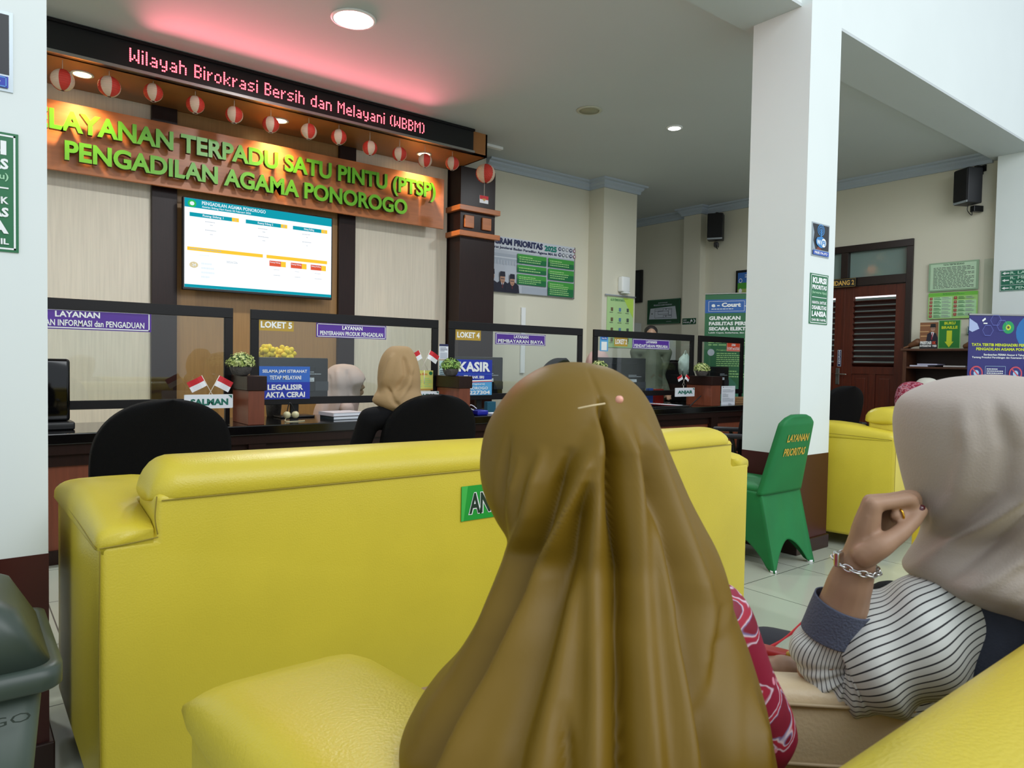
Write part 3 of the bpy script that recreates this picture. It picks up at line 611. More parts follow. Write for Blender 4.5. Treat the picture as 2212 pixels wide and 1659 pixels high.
# yellow flowers behind the glass
p = atY(597, 765, 5.3); t = thing('flower_bouquet', 'bunch of yellow paper flowers above the black monitor in LOKET 5', 'flowers', (p.x, 5.35, .753)); FY = M('yellow_petal', 'f0cf1d', .5, vary=.1, scale=30)
part(B().lathe([(.05, 0), (.06, .1), (.045, .22), (.05, .3)], STONE, 20), 'vase', t); rr = random.Random(3)
for i in range(14):
    c = Vector((rr.uniform(-.13, .13), rr.uniform(-.05, .05), rr.uniform(.44, .5))); b = B()
    for k in range(5):
        a = 2*PI*k/5+i; d = Vector((math.cos(a), rr.uniform(-.4, .4), math.sin(a))).normalized(); b.ball(c+d*.028, (.026, .012, .022), FY, 6, None, d.to_track_quat('X', 'Z'))
    part(b, 'flower', t)
part(B().tube([(0, 0, .28), (-.05, 0, .44)], .004, LEAF, 6).tube([(0, 0, .28), (.06, 0, .44)], .004, LEAF, 6).tube([(0, 0, .28), (.01, 0, .44)], .004, LEAF, 6), 'stems', t)
# books and small desk things
BK = [('c9c2c8', 'pink and white book on top of the small stack on the counter'), ('20323a', 'dark book at the bottom of the small stack on the counter')]
p = atY(735, 893, 4.95)
for i, (c, l) in enumerate(BK[::-1]):
    t = thing('book', l, 'book', (p.x-.01*i, 4.93, .7535+i*.026), .05+.06*i, 'books stacked on the counter'); part(B().box(-.12, .14, -.11, .1, 0, .003, M('cover'+c, c, .4)).box(-.12, .14, -.11, .1, .022, .025, M('cover'+c, c, .4)).box(-.122, -.118, -.11, .1, 0, .025, M('cover'+c, c, .4)), 'cover', t)
    part(B().box(-.115, .135, -.106, .096, .003, .022, PAPER), 'pages', t)
t = thing('headset', 'cream headset lying on the counter beside the first divider box', 'headset', (1.86, 4.86, .753)); HC = M('cream_plastic', 'c9c29a', .4)
for x in (-.03, .03): part(B().ball((x, 0, .045), (.026, .03, .026), HC, 8), 'ear_cup', t)
part(B().tube([(-.03, 0, .06), (-.01, 0, .13), (.03, 0, .06)], .004, BLKPL, 8), 'headband', t); part(B().tube([(-.03, 0, .03), (-.05, -.03, .004), (.04, -.05, .003), (.09, -.02, .003)], .003, HC, 6), 'cable', t)
t = thing('webcam_stand', 'small black bracket stand on the counter right of SALMAN', 'stand', (1.30, 4.84, .753)); part(B().box(-.04, .08, -.04, .04, 0, .05, BLKPL, .005, 2), 'base', t); part(B().box(-.02, .02, -.01, .01, .05, .17, BLKPL, .003, 2), 'upright', t)
part(B().box(.045, .085, -.043, -.04, .008, .042, MET).box(.05, .08, -.045, -.043, .012, .038, BLK), 'display', t)
t = thing('card_reader', 'blue card payment terminal on the counter below KASIR', 'terminal', (3.42, 4.78, .753)); part(B().box(-.05, .06, -.06, .06, .0, .04, M('terminal_blue', '1c25a0', .3), .01, 3), 'body', t); part(B().tube([(-.05, 0, .04), (-.1, .02, .07), (-.05, .03, .08), (.0, .03, .05)], .004, PWHT, 6), 'cord', t)
tag(B().box(3.60, 3.69, 4.9, 4.95, .7535, .85, M('teal_binder', '16546a', .4), .003, 2).build('binder'), 'small teal binder standing behind the blue terminal', 'binder')
tag(B().box(3.52, 3.72, 4.68, 4.8, .7535, .768, PAPER, .002, 2).build('paper_stack'), 'white paper stack on the counter edge near the blue terminal', 'paper')
t = thing('file_folder', 'dark red file folder with papers on the LOKET 2 counter', 'folder', (5.75, 4.8, .754)); part(B().box(-.22, .24, -.1, .1, .02, .028, M('folder_red', '6e1418', .4), .002, 2, Matrix.Rotation(.06, 4, 'Y')), 'cover', t); part(B().box(-.1, .24, -.09, .08, .0285, .036, PAPER, 0, 2, Matrix.Rotation(.06, 4, 'Y')), 'papers', t)
tag(B().box(5.1, 5.6, 4.70, 4.86, .7535, .758, PAPER).build('paper_sheet'), 'white sheet lying left of the dark red folder', 'paper')
tag(B().box(5.5, 6.05, 4.66, 4.86, .7535, .772, M('folder_black', '101012', .4), .003, 2).build('file_folder'), 'flat black folder under the dark red folder', 'folder')
t = thing('pen_holder', 'white desk organiser behind the ANJAR plate', 'organiser', (5.93, 5.32, .753)); part(B().box(-.1, .06, -.03, .05, 0, .19, WHT, .01, 3), 'body', t); part(B().tube([(.02, 0, .18), (.03, 0, .24), (.06, 0, .25), (.05, 0, .2)], .008, M('pink_plastic', 'e86aa6', .4), 8), 'pink_clip', t)
tag(B().box(6.03, 6.10, 5.2, 5.25, .7535, .93, M('binder_blue', '2a55a8', .4), .003, 2).build('binder'), 'narrow blue binder right of the white desk organiser', 'binder')
tag(B().box(6.14, 6.28, 5.2, 5.25, .7535, .92, M('binder_red', 'b02822', .4), .003, 2).build('binder'), 'red binder right of the narrow blue binder', 'binder')
for i in range(3): tag(B().box(7.15+.03*i, 7.5+.02*i, 4.85, 5.0, .7535+.024*i, .776+.024*i, M('kraft', '8e6a45', .7), .003, 2).build('document_bundle'), 'brown document bundle, %s of the pile behind the white printed letter' % ('bottom', 'middle', 'top')[i], 'documents', 'brown bundles beside the column')
tag(B().tube([(6.24, 4.8, .757), (6.42, 4.80, .86)], .006, BLKPL, 8).build('pen'), 'black pen leaning against the divider box by ANJAR', 'pen')

# ================================================================== wall banner with three men
pl = PY(YB-.02); R = rect(pl, (1040, 505), (1247, 645)); R = (4.83, 2.02, 6.276, 2.672)
e = [('r', 0, 0, 1, 1, PGREY), ('r', 0, 0, 1, .24, M('banner_pale', 'cfd4dd')), ('r', 0, .3, .4, .5, M('banner_mist', 'a7afbc')), ('r', 0, .36, .42, .38, M('banner_pale')), ('r', .4, .86, 1, 1, M('banner_mist'))]
for i in range(12): e.append(('r', .02+i*.03, .42, .03+i*.03, .5, PGREY))
e += [('t', 'PROGRAM PRIORITAS', -.02, .02, .62, .14, NAVY, .05), ('t', '2025', .64, .04, .78, .15, TEAL, .05), ('t', 'Direktorat Jenderal Badan Peradilan Agama MA RI', -.02, .17, .78, .23, NAVY, .02)]
for i in range(10):
    x, y = .815+.043*(i % 5), .07+.11*(i//5); m = (NAVY, GREYP, M('badge_rose', '9a6878'), M('badge_grey', '77808a'), NAVY)[(i*3) % 5]; e += [('o', x, y, .016, .036, m, 16), ('o', x, y, .008, .018, PWHT, 12)]
for k, (x0, y0, x1, y1, n) in enumerate(((.34, .27, .66, .44, 3), (.34, .47, .66, .61, 2), (.34, .64, .66, .83, 4), (.68, .27, .98, .44, 3), (.68, .47, .98, .68, 4), (.68, .71, .98, .985, 6))):
    e += [('r', x0, y0, x1, y1, GRNS), ('r', x0, y0, x1, y0+(y1-y0)*.45, M('green_fresh', '3f9a3f')), ('l', x0+.02, y0+.035, x1-.06, y1-.015, GRNL, n)]
for i, (x, s_) in enumerate(((.075, 1.0), (.185, .94), (.285, .9))):
    h = .60+.03*i; e += [('p', [(x-.085*s_, 1), (x-.075*s_, .86), (x-.03, .81), (x+.03, .81), (x+.075*s_, .86), (x+.085*s_, 1)], SUITM), ('p', [(x-.02, .81), (x, .90), (x+.02, .81)], PWHT), ('p', [(x-.005, .82), (x+.005, .82), (x+.006, .93), (x-.006, .93)], M('tie', '5d1f2a')),
          ('o', x, h+.13, .027*s_, .085, FACEM), ('p', [(x-.03*s_, h+.09), (x-.026*s_, h), (x+.026*s_, h), (x+.03*s_, h+.09)], SUITM), ('r', x-.018, h+.125, x+.018, h+.137, SUITM), ('r', x-.01, h+.18, x+.01, h+.187, M('lips', '6e3a34'))]
o = sign('wall_banner', 'wide printed banner PROGRAM PRIORITAS 2025 with three men on the back wall', 'banner', pl, R, PGREY, e, .012)
B().box(R[2]-.012, R[2], YB-.024, YB-.021, R[1], R[3], MET).box(R[0], R[2], YB-.024, YB-.021, R[1]-.004, R[1]+.006, MET).build('edge_strip', o)
# things on the back pilaster
pp = atY(1340, 612, 6.38); t = thing('dispenser', 'small white dispenser box on the cream pilaster', 'dispenser', (6.87, 6.45, 2.13)); part(B().box(-.06, .09, -.09, 0, 0, .2, WHT, .02, 3), 'housing', t); part(B().box(-.03, .08, -.1, -.03, -.02, .0, WHT, .006, 2), 'spout', t)
pl = PY(6.44)
e = [('t', 'ALUR PERMOHONAN INFORMASI', .12, .03, .88, .08, GRNS, .02), ('p', [(.6, 0), (1, 0), (1, .4)], M('lime_fold', 'b9dd57'))]
for i in range(4):
    for j in range(3):
        x, y = .18+.3*j, .22+.2*i; c = (M('icon_brown', '6b5a44'), M('icon_blue', '5d86a8'), M('icon_slate', '4d5a52'))[j]; e += [('o', x, y, .05, .012, c, 12), ('r', x-.04, y+.012, x+.04, y+.06, c), ('l', x-.09, y+.075, x+.09, y+.1, M('icon_slate'), 1)]
o = sign('flow_poster', 'light green flow chart poster hanging on the cream pilaster', 'poster', pl, rect(pl, (1312, 640), (1366, 752)), M('poster_green', 'b5d998', .5), e, .004)
R0 = rect(pl, (1306, 636), (1371, 644)); B().cyl((R0[0], 6.425, R0[3]), (R0[2], 6.425, R0[3]), .009, None, GREYP, 10).build('hanger_rod', o)

# ================================================================== right wall boards, shelf, banners
pw = PX(XW-.03)
o = sign('rules_board', 'pale green framed rules board with dense text on the door wall', 'notice board', pw, rect(pw, (2007, 570), (2112, 624)), M('board_sage', '8fb08f', .3), [('r', .04, .05, .96, .95, M('board_mint', 'b9d9b8', .3)), ('t', 'TATA TERTIB SIDANG', .3, .06, .72, .12, GRND, .03), ('l', .1, .16, .92, .92, M('icon_slate'), 15)], .02)
o = sign('staff_board', 'light green board with small portrait photos below the rules board', 'notice board', pw, rect(pw, (2006, 634), (2110, 686)), M('board_lime', 'a5d77c', .3),
     [('r', 0, 0, 1, .14, M('lime_band', '72c243')), ('l', .3, .03, .75, .1, GRNS, 2), ('r', .02, .17, .5, .97, M('board_pale', 'b5e3ae')), ('r', .52, .32, .98, .92, M('board_pale')), ] + [x for i in range(6) for x in (('r', .03, .17+.135*i, .09, .275+.135*i, M('portrait_red', 'a63c36')), ('o', .06, .215+.135*i, .018, .03, FACEM, 10), ('l', .12, .17+.135*i, .27, .28+.135*i, GRNS, 2), ('l', .29, .17+.135*i, .47, .28+.135*i, GREYP, 2))]
     + [x for i in range(5) for x in (('r', .54, .17+.155*i, .6, .28+.155*i, M('portrait_red')), ('o', .57, .215+.155*i, .018, .03, FACEM, 10), ('l', .63, .17+.155*i, .76, .28+.155*i, GRNS, 2), ('l', .78, .17+.155*i, .95, .28+.155*i, GREYP, 2))], .02)
q = rect(pw, (2128, 560), (2138, 700)); tag(B().box(XW-.05, XW-.044, -q[2]-.1, -q[0], q[1], q[3], GLASS).build('acrylic_sheet'), 'clear acrylic panel on the wall right of the rules board', 'panel')
pg = PX(8.695)
L = rect(pg, (2161, 585), (2163, 630)); R = (L[0], L[1], L[0]+.46, L[3])
e = [('b', .01, .02, .99, .98, WHT, .006)] + [('r', .02, y, .98, y+.012, WHT) for y in (.27, .70)]
for y, s_ in ((.14, ('R. LAKTASI',)), (.48, ('R. MEDIASI', 'R. KAUKUS')), (.85, ('R. PENGADUAN',))):
    e += [('r', .09, y-.025, .18, y+.025, WHT), ('p', [(.04, y), (.10, y-.07), (.10, y+.07)], WHT)]
    for j, q_ in enumerate(s_): yy = y+(0 if len(s_) == 1 else (-.1, .1)[j]); e.append(('t', q_, .2, yy-.065, .2+.062*len(q_), yy+.065, M('sign_pale_green', 'b9dcc8'), .02))
sign('direction_sign', 'green direction sign with left arrows to R. LAKTASI on the right pilaster', 'sign', pg, R, M('sign_green', '14694f', .4), e, .006)
# bookcase
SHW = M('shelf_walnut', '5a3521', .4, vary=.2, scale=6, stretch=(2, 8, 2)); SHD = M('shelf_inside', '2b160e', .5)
bc = thing('bookcase', 'low brown wooden bookcase below the notice boards', 'bookcase', (8.56, 2.86, 0))
b = B(); b.box(0, .29, .72, .76, 0, 1.40, SHW, .003, 2); b.box(0, .29, 0, .03, 0, 1.40, SHW, .003, 2); part(b, 'side_panel', bc)
part(B().box(-.02, .29, -.02, .78, 1.40, 1.425, SHW, .004, 2), 'top', bc); part(B().box(.27, .285, .03, .72, 0, 1.4, SHD), 'back_panel', bc)
for z in (.1, .45, .80, 1.00, 1.20): part(B().box(.005, .27, .03, .72, z-.0, z+.022, SHW, .002, 2), 'shelf', bc)
for (y0, y1, z, c, l) in ((3.36, 3.55, 1.223, 'd9daee', 'thin white book on the top shelf, left end'), (3.26, 3.47, 1.2405, 'c9c9e6', 'thin lilac book lying on the left white book'), (2.98, 3.2, 1.223, 'e3e0e0', 'thin white book on the top shelf, right end'), (3.0, 3.3, 1.023, 'c9b9ad', 'thin pale book on the second shelf')):
    tag(B().box(8.58, 8.8, y0, y1, z, z+.016, M('book'+c, c, .5), .002, 2).build('book'), l, 'book', 'thin books in the bookcase')
def stand_poster(name, label, R, base, els, x=8.62):
    o = sign(name, label, 'poster', PX(x), R, base, els, .004); return o
ps = PX(8.62); R = rect(ps, (1988, 697), (2025, 750)); R = (R[0], 1.427, R[2], R[3])
stand_poster('standing_poster', 'small poster with a man in dark suit standing on the bookcase', R, M('shelf_photo', '8d5e3e'),
     [('r', 0, .1, .6, .14, M('p_sand', 'c79a6b')), ('r', 0, .33, .5, .37, M('p_sand')), ('r', .05, .5, .4, .55, M('p_sand')), ('p', [(.35, .8), (.42, .45), (.62, .36), (.9, .42), (1, .6), (1, .8)], SUITM), ('p', [(.62, .37), (.7, .6), (.8, .38)], PWHT), ('p', [(.68, .4), (.73, .4), (.7, .66), (.64, .66)], M('tie_red', 'a32840')),
      ('o', .72, .24, .13, .11, M('face_light', 'b98f78')), ('p', [(.57, .2), (.6, .06), (.86, .06), (.88, .2)], BLK), ('r', .6, .235, .85, .25, BLK), ('r', 0, .78, 1, 1, BLK), ('t', 'PRESTASI', .04, .72, .66, .84, WHT, .06), ('t', 'OK', .7, .72, .92, .84, ORANGE, .06), ('t', 'INTEGRITAS', .03, .86, .66, .94, WHT, .05), ('t', 'YES', .7, .86, .96, .94, WHT, .06)])
R = rect(ps, (2028, 692), (2074, 750)); R = (R[0], 1.427, R[2], R[3])
stand_poster('standing_poster', 'green BUKU BRAILLE poster with yellow arrow standing on the bookcase', R, M('poster_pale_edge', '8fc27d'), [('r', .04, .02, .96, .98, M('poster_leaf', '1f7d2f')), ('t', 'BUKU', .26, .06, .76, .16, YELP, .05), ('t', 'BRAILLE', .14, .21, .86, .31, YELP, .05), ('r', .38, .37, .62, .76, YELP), ('p', [(.3, .76), (.7, .76), (.5, .96)], YELP)])
b = B(); b.tube([(8.7, 3.62, 1.44), (8.66, 3.57, 1.47), (8.66, 3.50, 1.50)], [.012, .03, .045], M('driftwood', '7a5236', .5, vary=.3, scale=10), 10).tube([(8.64, 3.64, 1.435), (8.64, 3.6, 1.45)], .012, M('driftwood'), 8)
tag(b.build('wood_carving'), 'brown wooden carving on the left end of the bookcase', 'carving')
b = B(); b.tube([(8.68, 3.02, 1.452), (8.68, 2.96, 1.47), (8.7, 2.9, 1.48)], [.03, .045, .05], M('driftwood'), 10); tag(b.build('wood_carving'), 'brown wooden carving on the bookcase right of the braille poster', 'carving')
sign('small_sign', 'small dark sign on the door wall between the boards and the blue banner', 'sign', pw, rect(pw, (2090, 705), (2100, 722)), M('dark_teal_sign', '1d5a55'), [('b', .05, .05, .95, .95, WHT, .06), ('t', 'S', .3, .2, .7, .8, WHT)], .004)
# roll-up banners
def rollup(name, label, A, C_, ztop, base, els):
    """A left foot, C_ right foot seen from the front"""
    A = Vector(A); C_ = Vector(C_); u = (C_-A); wd = u.length; t = thing(name, label, 'roll-up banner', (A.x, A.y, 0), math.atan2(u.y, u.x))
    pl = Pl((0, 0, 0), (1, 0, 0)); b = B(); board(b, pl, (0, .07, wd, ztop), base, .003); prints(b, pl, (0, .07, wd, ztop), els); o = b.build('print', fix=False); o.parent = t
    part(B().box(-.01, wd+.01, -.05, .09, 0, .07, MET, .01, 3), 'base_cassette', t); part(B().box(-.005, wd+.005, -.008, .012, ztop-.004, ztop+.012, MET, .003, 2), 'top_rail', t); part(B().cyl((wd/2, .03, .05), (wd/2, .012, ztop), .008, None, MET, 8), 'pole', t)
a = atD(2094, 680, 6.9); c = a + (atD(2264, 676, 6.9)-a)
e = [('p', [(0, 0), (1, 0), (1, 1), (0, 1)], M('banner_indigo', '2b2a72')), ('o', .9, .1, .3, .12, M('banner_azure', '1f6db0')), ('o', .05, .62, .25, .16, M('banner_azure')), ('o', .5, .07, .075, .037, M('emblem_green', '1d9a5b')), ('b', 0, 0, 0, 0, WHT, 0), ('o', .5, .07, .034, .017, YELP, 8), ('o', .5, .07, .016, .008, M('emblem_brown', '5d4a2a')),
     ('t', 'TATA TERTIB MENGHADIRI PERSIDANGAN', .04, .165, .96, .182, YELP, .04), ('t', 'PENGADILAN AGAMA PONOROGO', .1, .19, .9, .207, YELP, .04), ('t', 'Berdasarkan PERMA Nomor 6 Tahun 2020', .2, .225, .8, .237, WHT), ('t', 'Tentang Protokol Persidangan dan Keamanan Dalam Lingkungan', .05, .242, .95, .256, WHT),
     ('p', [(0, .02), (.1, .05), (.13, .08), (.04, .1), (0, .09)], M('megaphone_pale', 'a9b8e0')), ('p', [(.16, .03), (.2, .015), (.21, .025), (.17, .04)], WHT), ('r', .18, .045, .23, .052, WHT), ('r', .555-.003, .31, .558, .9, WHT)]
for i in range(5):
    for j in range(2):
        x, y = .11+.5*j, .34+.11*i; e += [('o', x, y, .085, .042, M('ban_red', 'c84a5a')), ('o', x, y, .068, .034, M('banner_indigo')), ('o', x, y, .035, .018, M('ban_pale', 'a5c4e0'), 10), ('p', [(x-.05, y-.022), (x-.04, y-.028), (x+.055, y+.022), (x+.045, y+.028)], M('ban_red')), ('b', x+.11, y-.042, x+.37, y+.042, M('ban_pale'), .004), ('l', x+.13, y-.03, x+.34, y+.03, WHT, 5)]
for (hx, hy) in ((.32, .03), (.4, .06), (.22, .09)):
    pts = [(hx+.07*math.cos(k*PI/3), hy+.035*math.sin(k*PI/3)) for k in range(6)]
    for k in range(6): p0, p1 = Vector(pts[k]), Vector(pts[(k+1) % 6]); d = (p1-p0).normalized()*.0; n_ = Vector((-(p1-p0).y, (p1-p0).x)).normalized()*.0025; e.append(('p', [tuple(p0), tuple(p1), tuple(p1+n_), tuple(p0+n_)], M('hex_line', '6c78c8')))
rollup('rollup_banner', 'indigo blue roll-up banner TATA TERTIB MENGHADIRI PERSIDANGAN before the bookcase', (a.x, a.y, 0), (c.x, c.y, 0), a.z, M('banner_indigo'), e)
a = atD(1524, 636, 9.3); c = atD(1682, 631, 8.9)
e = [('r', 0, 0, 1, 1, M('court_green', '2f6b46')), ('o', .2, .7, .35, .2, M('court_green_soft', '3d7a63')), ('r', 0, .035, .62, .12, M('court_blue', '2f63ae')), ('r', 0, .05, 1, .105, M('court_blue')), ('b', .05, .045, .55, .11, WHT, .004), ('r', .55, .076, 1, .08, WHT), ('t', 'e - Court', .09, .055, .5, .083, WHT, .05), ('l', .09, .09, .52, .1, WHT, 1),
     ('t', 'GUNAKAN', .06, .14, .5, .165, WHT, .05), ('t', 'FASILITAS PERSIDANGAN', .06, .175, .95, .198, WHT, .05), ('t', 'SECARA ELEKTRONIK', .06, .208, .82, .231, WHT, .05), ('t', 'Lebih Cepat, Sederhana, dan Biaya Ringan', .06, .24, .78, .252, WHT), ('t', 'e-Court', .06, .275, .26, .292, WHT, .03), ('l', .28, .28, .95, .29, GRNL, 1), ('l', .06, .3, .95, .33, GRNL, 2),
     ('o', .1, .37, .05, .022, PGREY, 16), ('t', 'Pengguna Terdaftar', .18, .35, .5, .36, GRNL), ('l', .18, .37, .62, .46, GRNL, 7), ('o', .1, .50, .05, .022, PGREY, 16), ('l', .18, .48, .6, .53, GRNL, 3), ('r', .68, .38, .685, .6, WHT)]
rollup('rollup_banner', 'green roll-up banner e-Court GUNAKAN FASILITAS PERSIDANGAN behind the counter', (a.x, a.y, 0), (c.x, c.y, 0), a.z, M('court_green'), e)
# alcove: screen, map, exit sign, second screen, cabinets
pa = PX(8.82)
def wallscreen(R, label, base, els):
    t = thing('wall_screen', label, 'screen', (0, 0, 0)); b = B(); board(b, pa, R, BLKPL, .035); o = b.build('frame', t, fix=False); i = .035; b = B(); q = (R[0]+i, R[1]+i, R[2]-i, R[3]-i); p2 = PX(8.818); board(b, p2, q, base, .001); prints(b, p2, q, els); b.build('display', t, fix=False)
wallscreen(rect(pa, (1590, 585), (1650, 640)), 'black framed wall screen showing a blue and green picture, beside the right column', M('pic_blue', '3f6fb8', .3), [('r', 0, .45, 1, .75, M('pic_green', '4c9a35')), ('r', 0, .72, 1, 1, M('pic_olive', '9fae5a')), ('o', .12, .35, .07, .1, PWHT), ('o', .12, .35, .05, .07, BLU2), ('o', .12, .8, .07, .1, PWHT), ('l', .3, .08, .95, .25, PWHT, 2), ('l', .4, .5, .9, .6, GRND, 1)])
L = rect(pa, (1350, 587), (1385, 653)); wallscreen(L, 'black framed dark wall screen half hidden behind the cream pilaster', M('dark_screen', '1c2024', .15), [])
o = sign('evacuation_map', 'dark green evacuation map board on the alcove wall', 'map', pa, rect(pa, (1399, 649), (1468, 698)), GRND,
     [('b', .01, .01, .99, .99, M('thin_green', '2f6b4d'), .012), ('t', 'JALUR EVAKUASI', .34, .12, .62, .17, PGREY, .02), ('t', 'PENGADILAN AGAMA PONOROGO', .2, .2, .76, .26, PGREY, .02), ('p', [(.06, .8), (.1, .36), (.86, .3), (.92, .82)], PGREY)]
     + [('b', x0, y0, x1, y1, M('map_line', '3c444a'), .008) for x0, y0, x1, y1 in ((.24, .38, .76, .76), (.34, .48, .66, .62), (.24, .38, .5, .48), (.5, .66, .76, .76), (.66, .42, .76, .66))] + [('r', .14, .55, .17, .6, BLK), ('r', .58, .38, .6, .44, BLK), ('r', .58, .66, .6, .72, BLK), ('l', .6, .9, .85, .93, PGREY, 1)], .02)
p7 = PX(8.715)
sign('exit_sign', 'small green JALUR EVAKUASI arrow sign with running figure on the alcove pilaster', 'sign', p7, rect(p7, (1474, 688), (1503, 700)), GRND, [('b', .02, .04, .98, .96, M('thin_green'), .02), ('t', 'JALUR', .08, .2, .32, .42, PWHT), ('t', 'EVAKUASI', .08, .55, .5, .78, PWHT), ('o', .68, .22, .025, .08, PWHT, 10), ('p', [(.6, .32), (.72, .3), (.78, .55), (.72, .58), (.68, .5), (.58, .85), (.54, .8), (.62, .55)], PWHT), ('p', [(.82, .15), (.88, .15), (.97, .5), (.88, .85), (.82, .85), (.9, .5)], PWHT)], .004)
CG = M('cabinet_grey', 'b7bbb6', .4); CGD = M('cabinet_vent', '7f8583', .5)
t = thing('file_cabinet', 'pale grey cabinet on the alcove wall below the dark screen', 'cabinet', (8.4, 7.9, 0)); part(B().box(0, .42, -.1, .55, 1.0, 1.86, CG, .006, 2), 'body', t); part(B().box(0, .42, -.1, .55, 0, .99, CG, .006, 2), 'lower_body', t)
t = thing('copier', 'white office copier with louvred top below the evacuation map', 'copier', (8.15, 6.98, 0)); part(B().box(0, .55, 0, .75, .1, 1.62, WHT, .02, 3), 'body', t); b = B()
for i in range(5): b.box(.06+.09*i, .12+.09*i, .08, .67, 1.62, 1.63, CGD)
part(b, 'top_louvre', t); part(B().box(-.006, .0, .1, .65, 1.45, 1.57, CGD).box(-.006, 0, .1, .65, .9, 1.35, CG, .004, 2), 'front_panel', t); part(B().box(.02, .5, .03, .7, 0, .1, CGD), 'feet', t)

# ================================================================== column signs
pc = PY(2.376)
def wifi(x0, label):
    R = (x0, 1.905, x0+.216, 2.118)
    dk = M('wifi_dark', '15181f', .4); lb = M('wifi_blue', '2f7fc0', .4)
    e = [('r', .04, .04, .96, .79, dk), ('p', [(.04, .1), (.12, .3), (.08, .55), (.2, .79), (.04, .79)], M('wifi_pale', '98a8b4')), ('p', [(.25, .79), (.4, .66), (.55, .79)], M('wifi_rust', '7a3a30'))]
    for k, r in enumerate((.2, .165, .13, .095, .06, .03)): e.append(('o', .5, .2, r, r*.85, (lb, dk)[k % 2]))
    e += [('r', .47, .2, .53, .42, lb), ('o', .5, .56, .24, .17, lb), ('o', .35, .55, .14, .13, lb), ('t', 'Wi', .26, .5, .46, .64, WHT, .04), ('o', .64, .57, .14, .13, WHT), ('t', 'Fi', .55, .5, .74, .65, lb, .04), ('r', .05, .82, .95, .96, BLUE), ('b', .07, .83, .93, .95, SKY, .008), ('t', 'FREE PA-PO', .13, .855, .87, .925, WHT, .03)]
    sign('wifi_sign', label, 'sign', pc, R, M('sign_rim', 'a9b4ba', .3, .4), e, .004)
def kursi(x0, label):
    e = [('b', .03, .02, .97, .98, WHT, .02), ('t', 'KURSI', .12, .07, .88, .19, WHT, .05), ('t', 'PRIORITAS', .1, .22, .9, .31, WHT, .04), ('t', '(berwarna hijau)', .1, .34, .9, .41, M('sign_mint', '9fd0a8'), .02), ('r', .1, .46, .9, .472, WHT),
         ('t', 'HANYA UNTUK', .1, .54, .9, .6, WHT, .03), ('t', 'DISABILITAS', .1, .63, .9, .71, WHT, .04), ('t', 'LANSIA', .1, .74, .9, .85, WHT, .05), ('t', 'DAN IBU HAMIL', .1, .89, .9, .94, WHT, .03)]
    sign('priority_seat_sign', label, 'sign', pc, (x0, 1.474, x0+.224, 1.795), M('sign_green_deep', '176b3f', .4), e, .004)
wifi(4.268, 'small blue WiFi FREE PA-PO sign on the right column'); kursi(4.266, 'green KURSI PRIORITAS sign on the right column below the WiFi sign')
wifi(.131-.216, 'blue WiFi sign at the upper edge of the left column, cut by the picture edge'); kursi(.142-.224, 'green KURSI PRIORITAS sign on the left column, cut by the picture edge')

# ================================================================== waste bin
BIN = M('bin_grey_green', '47554c', .45, vary=.06, scale=6); BIND = M('bin_lid', '38443c', .4)
t = thing('waste_bin', 'grey green plastic swing top bin standing against the left column', 'bin', (-.075, 1.80, 0), .0)
def rrect(hx, hy, z, r=.04, n=6):
    out = []
    for cx, cy, a0 in ((hx-r, hy-r, 0), (-hx+r, hy-r, 90), (-hx+r, -hy+r, 180), (hx-r, -hy+r, 270)):
        for i in range(n+1): a = math.radians(a0+90*i/n); out.append(Vector((cx+r*math.cos(a), cy+r*math.sin(a), z)))
    return out
b = B(); b.loft([rrect(.165, .145, 0), rrect(.21, .185, .56)], BIN); part(b, 'tub', t)
b = B(); b.loft([rrect(.235, .21, .555), rrect(.24, .215, .56), rrect(.24, .215, .595), rrect(.225, .2, .60)], BIND); b.loft([rrect(.222, .197, .598), rrect(.17, .16, .70), rrect(.10, .11, .745), rrect(.06, .07, .75, .03)], BIND); part(b, 'lid', t)
b = B(); b.loft([[Vector((x*s_+.012*k, y*.13*s_2, z+dz)) for (y, s_2) in ((-1, 1), (1, 1))] for k, (x, z, s_, dz) in enumerate(())] or [rrect(.10, .12, .735, .03), rrect(.09, .11, .758, .03)], BIN); part(b, 'swing_flap', t)
b = B(); INK = M('ink', '2c3630', .6)
pb = Pl((0, -.178, 0), (1, 0, 0), (0, -.07, 1)); prints(b, pb, (-.07, .512, .185, .53), [('t', 'PONOROGO', 0, 0, 1, 1, INK, 0)], .0025); part_(b, 'handwriting', t)

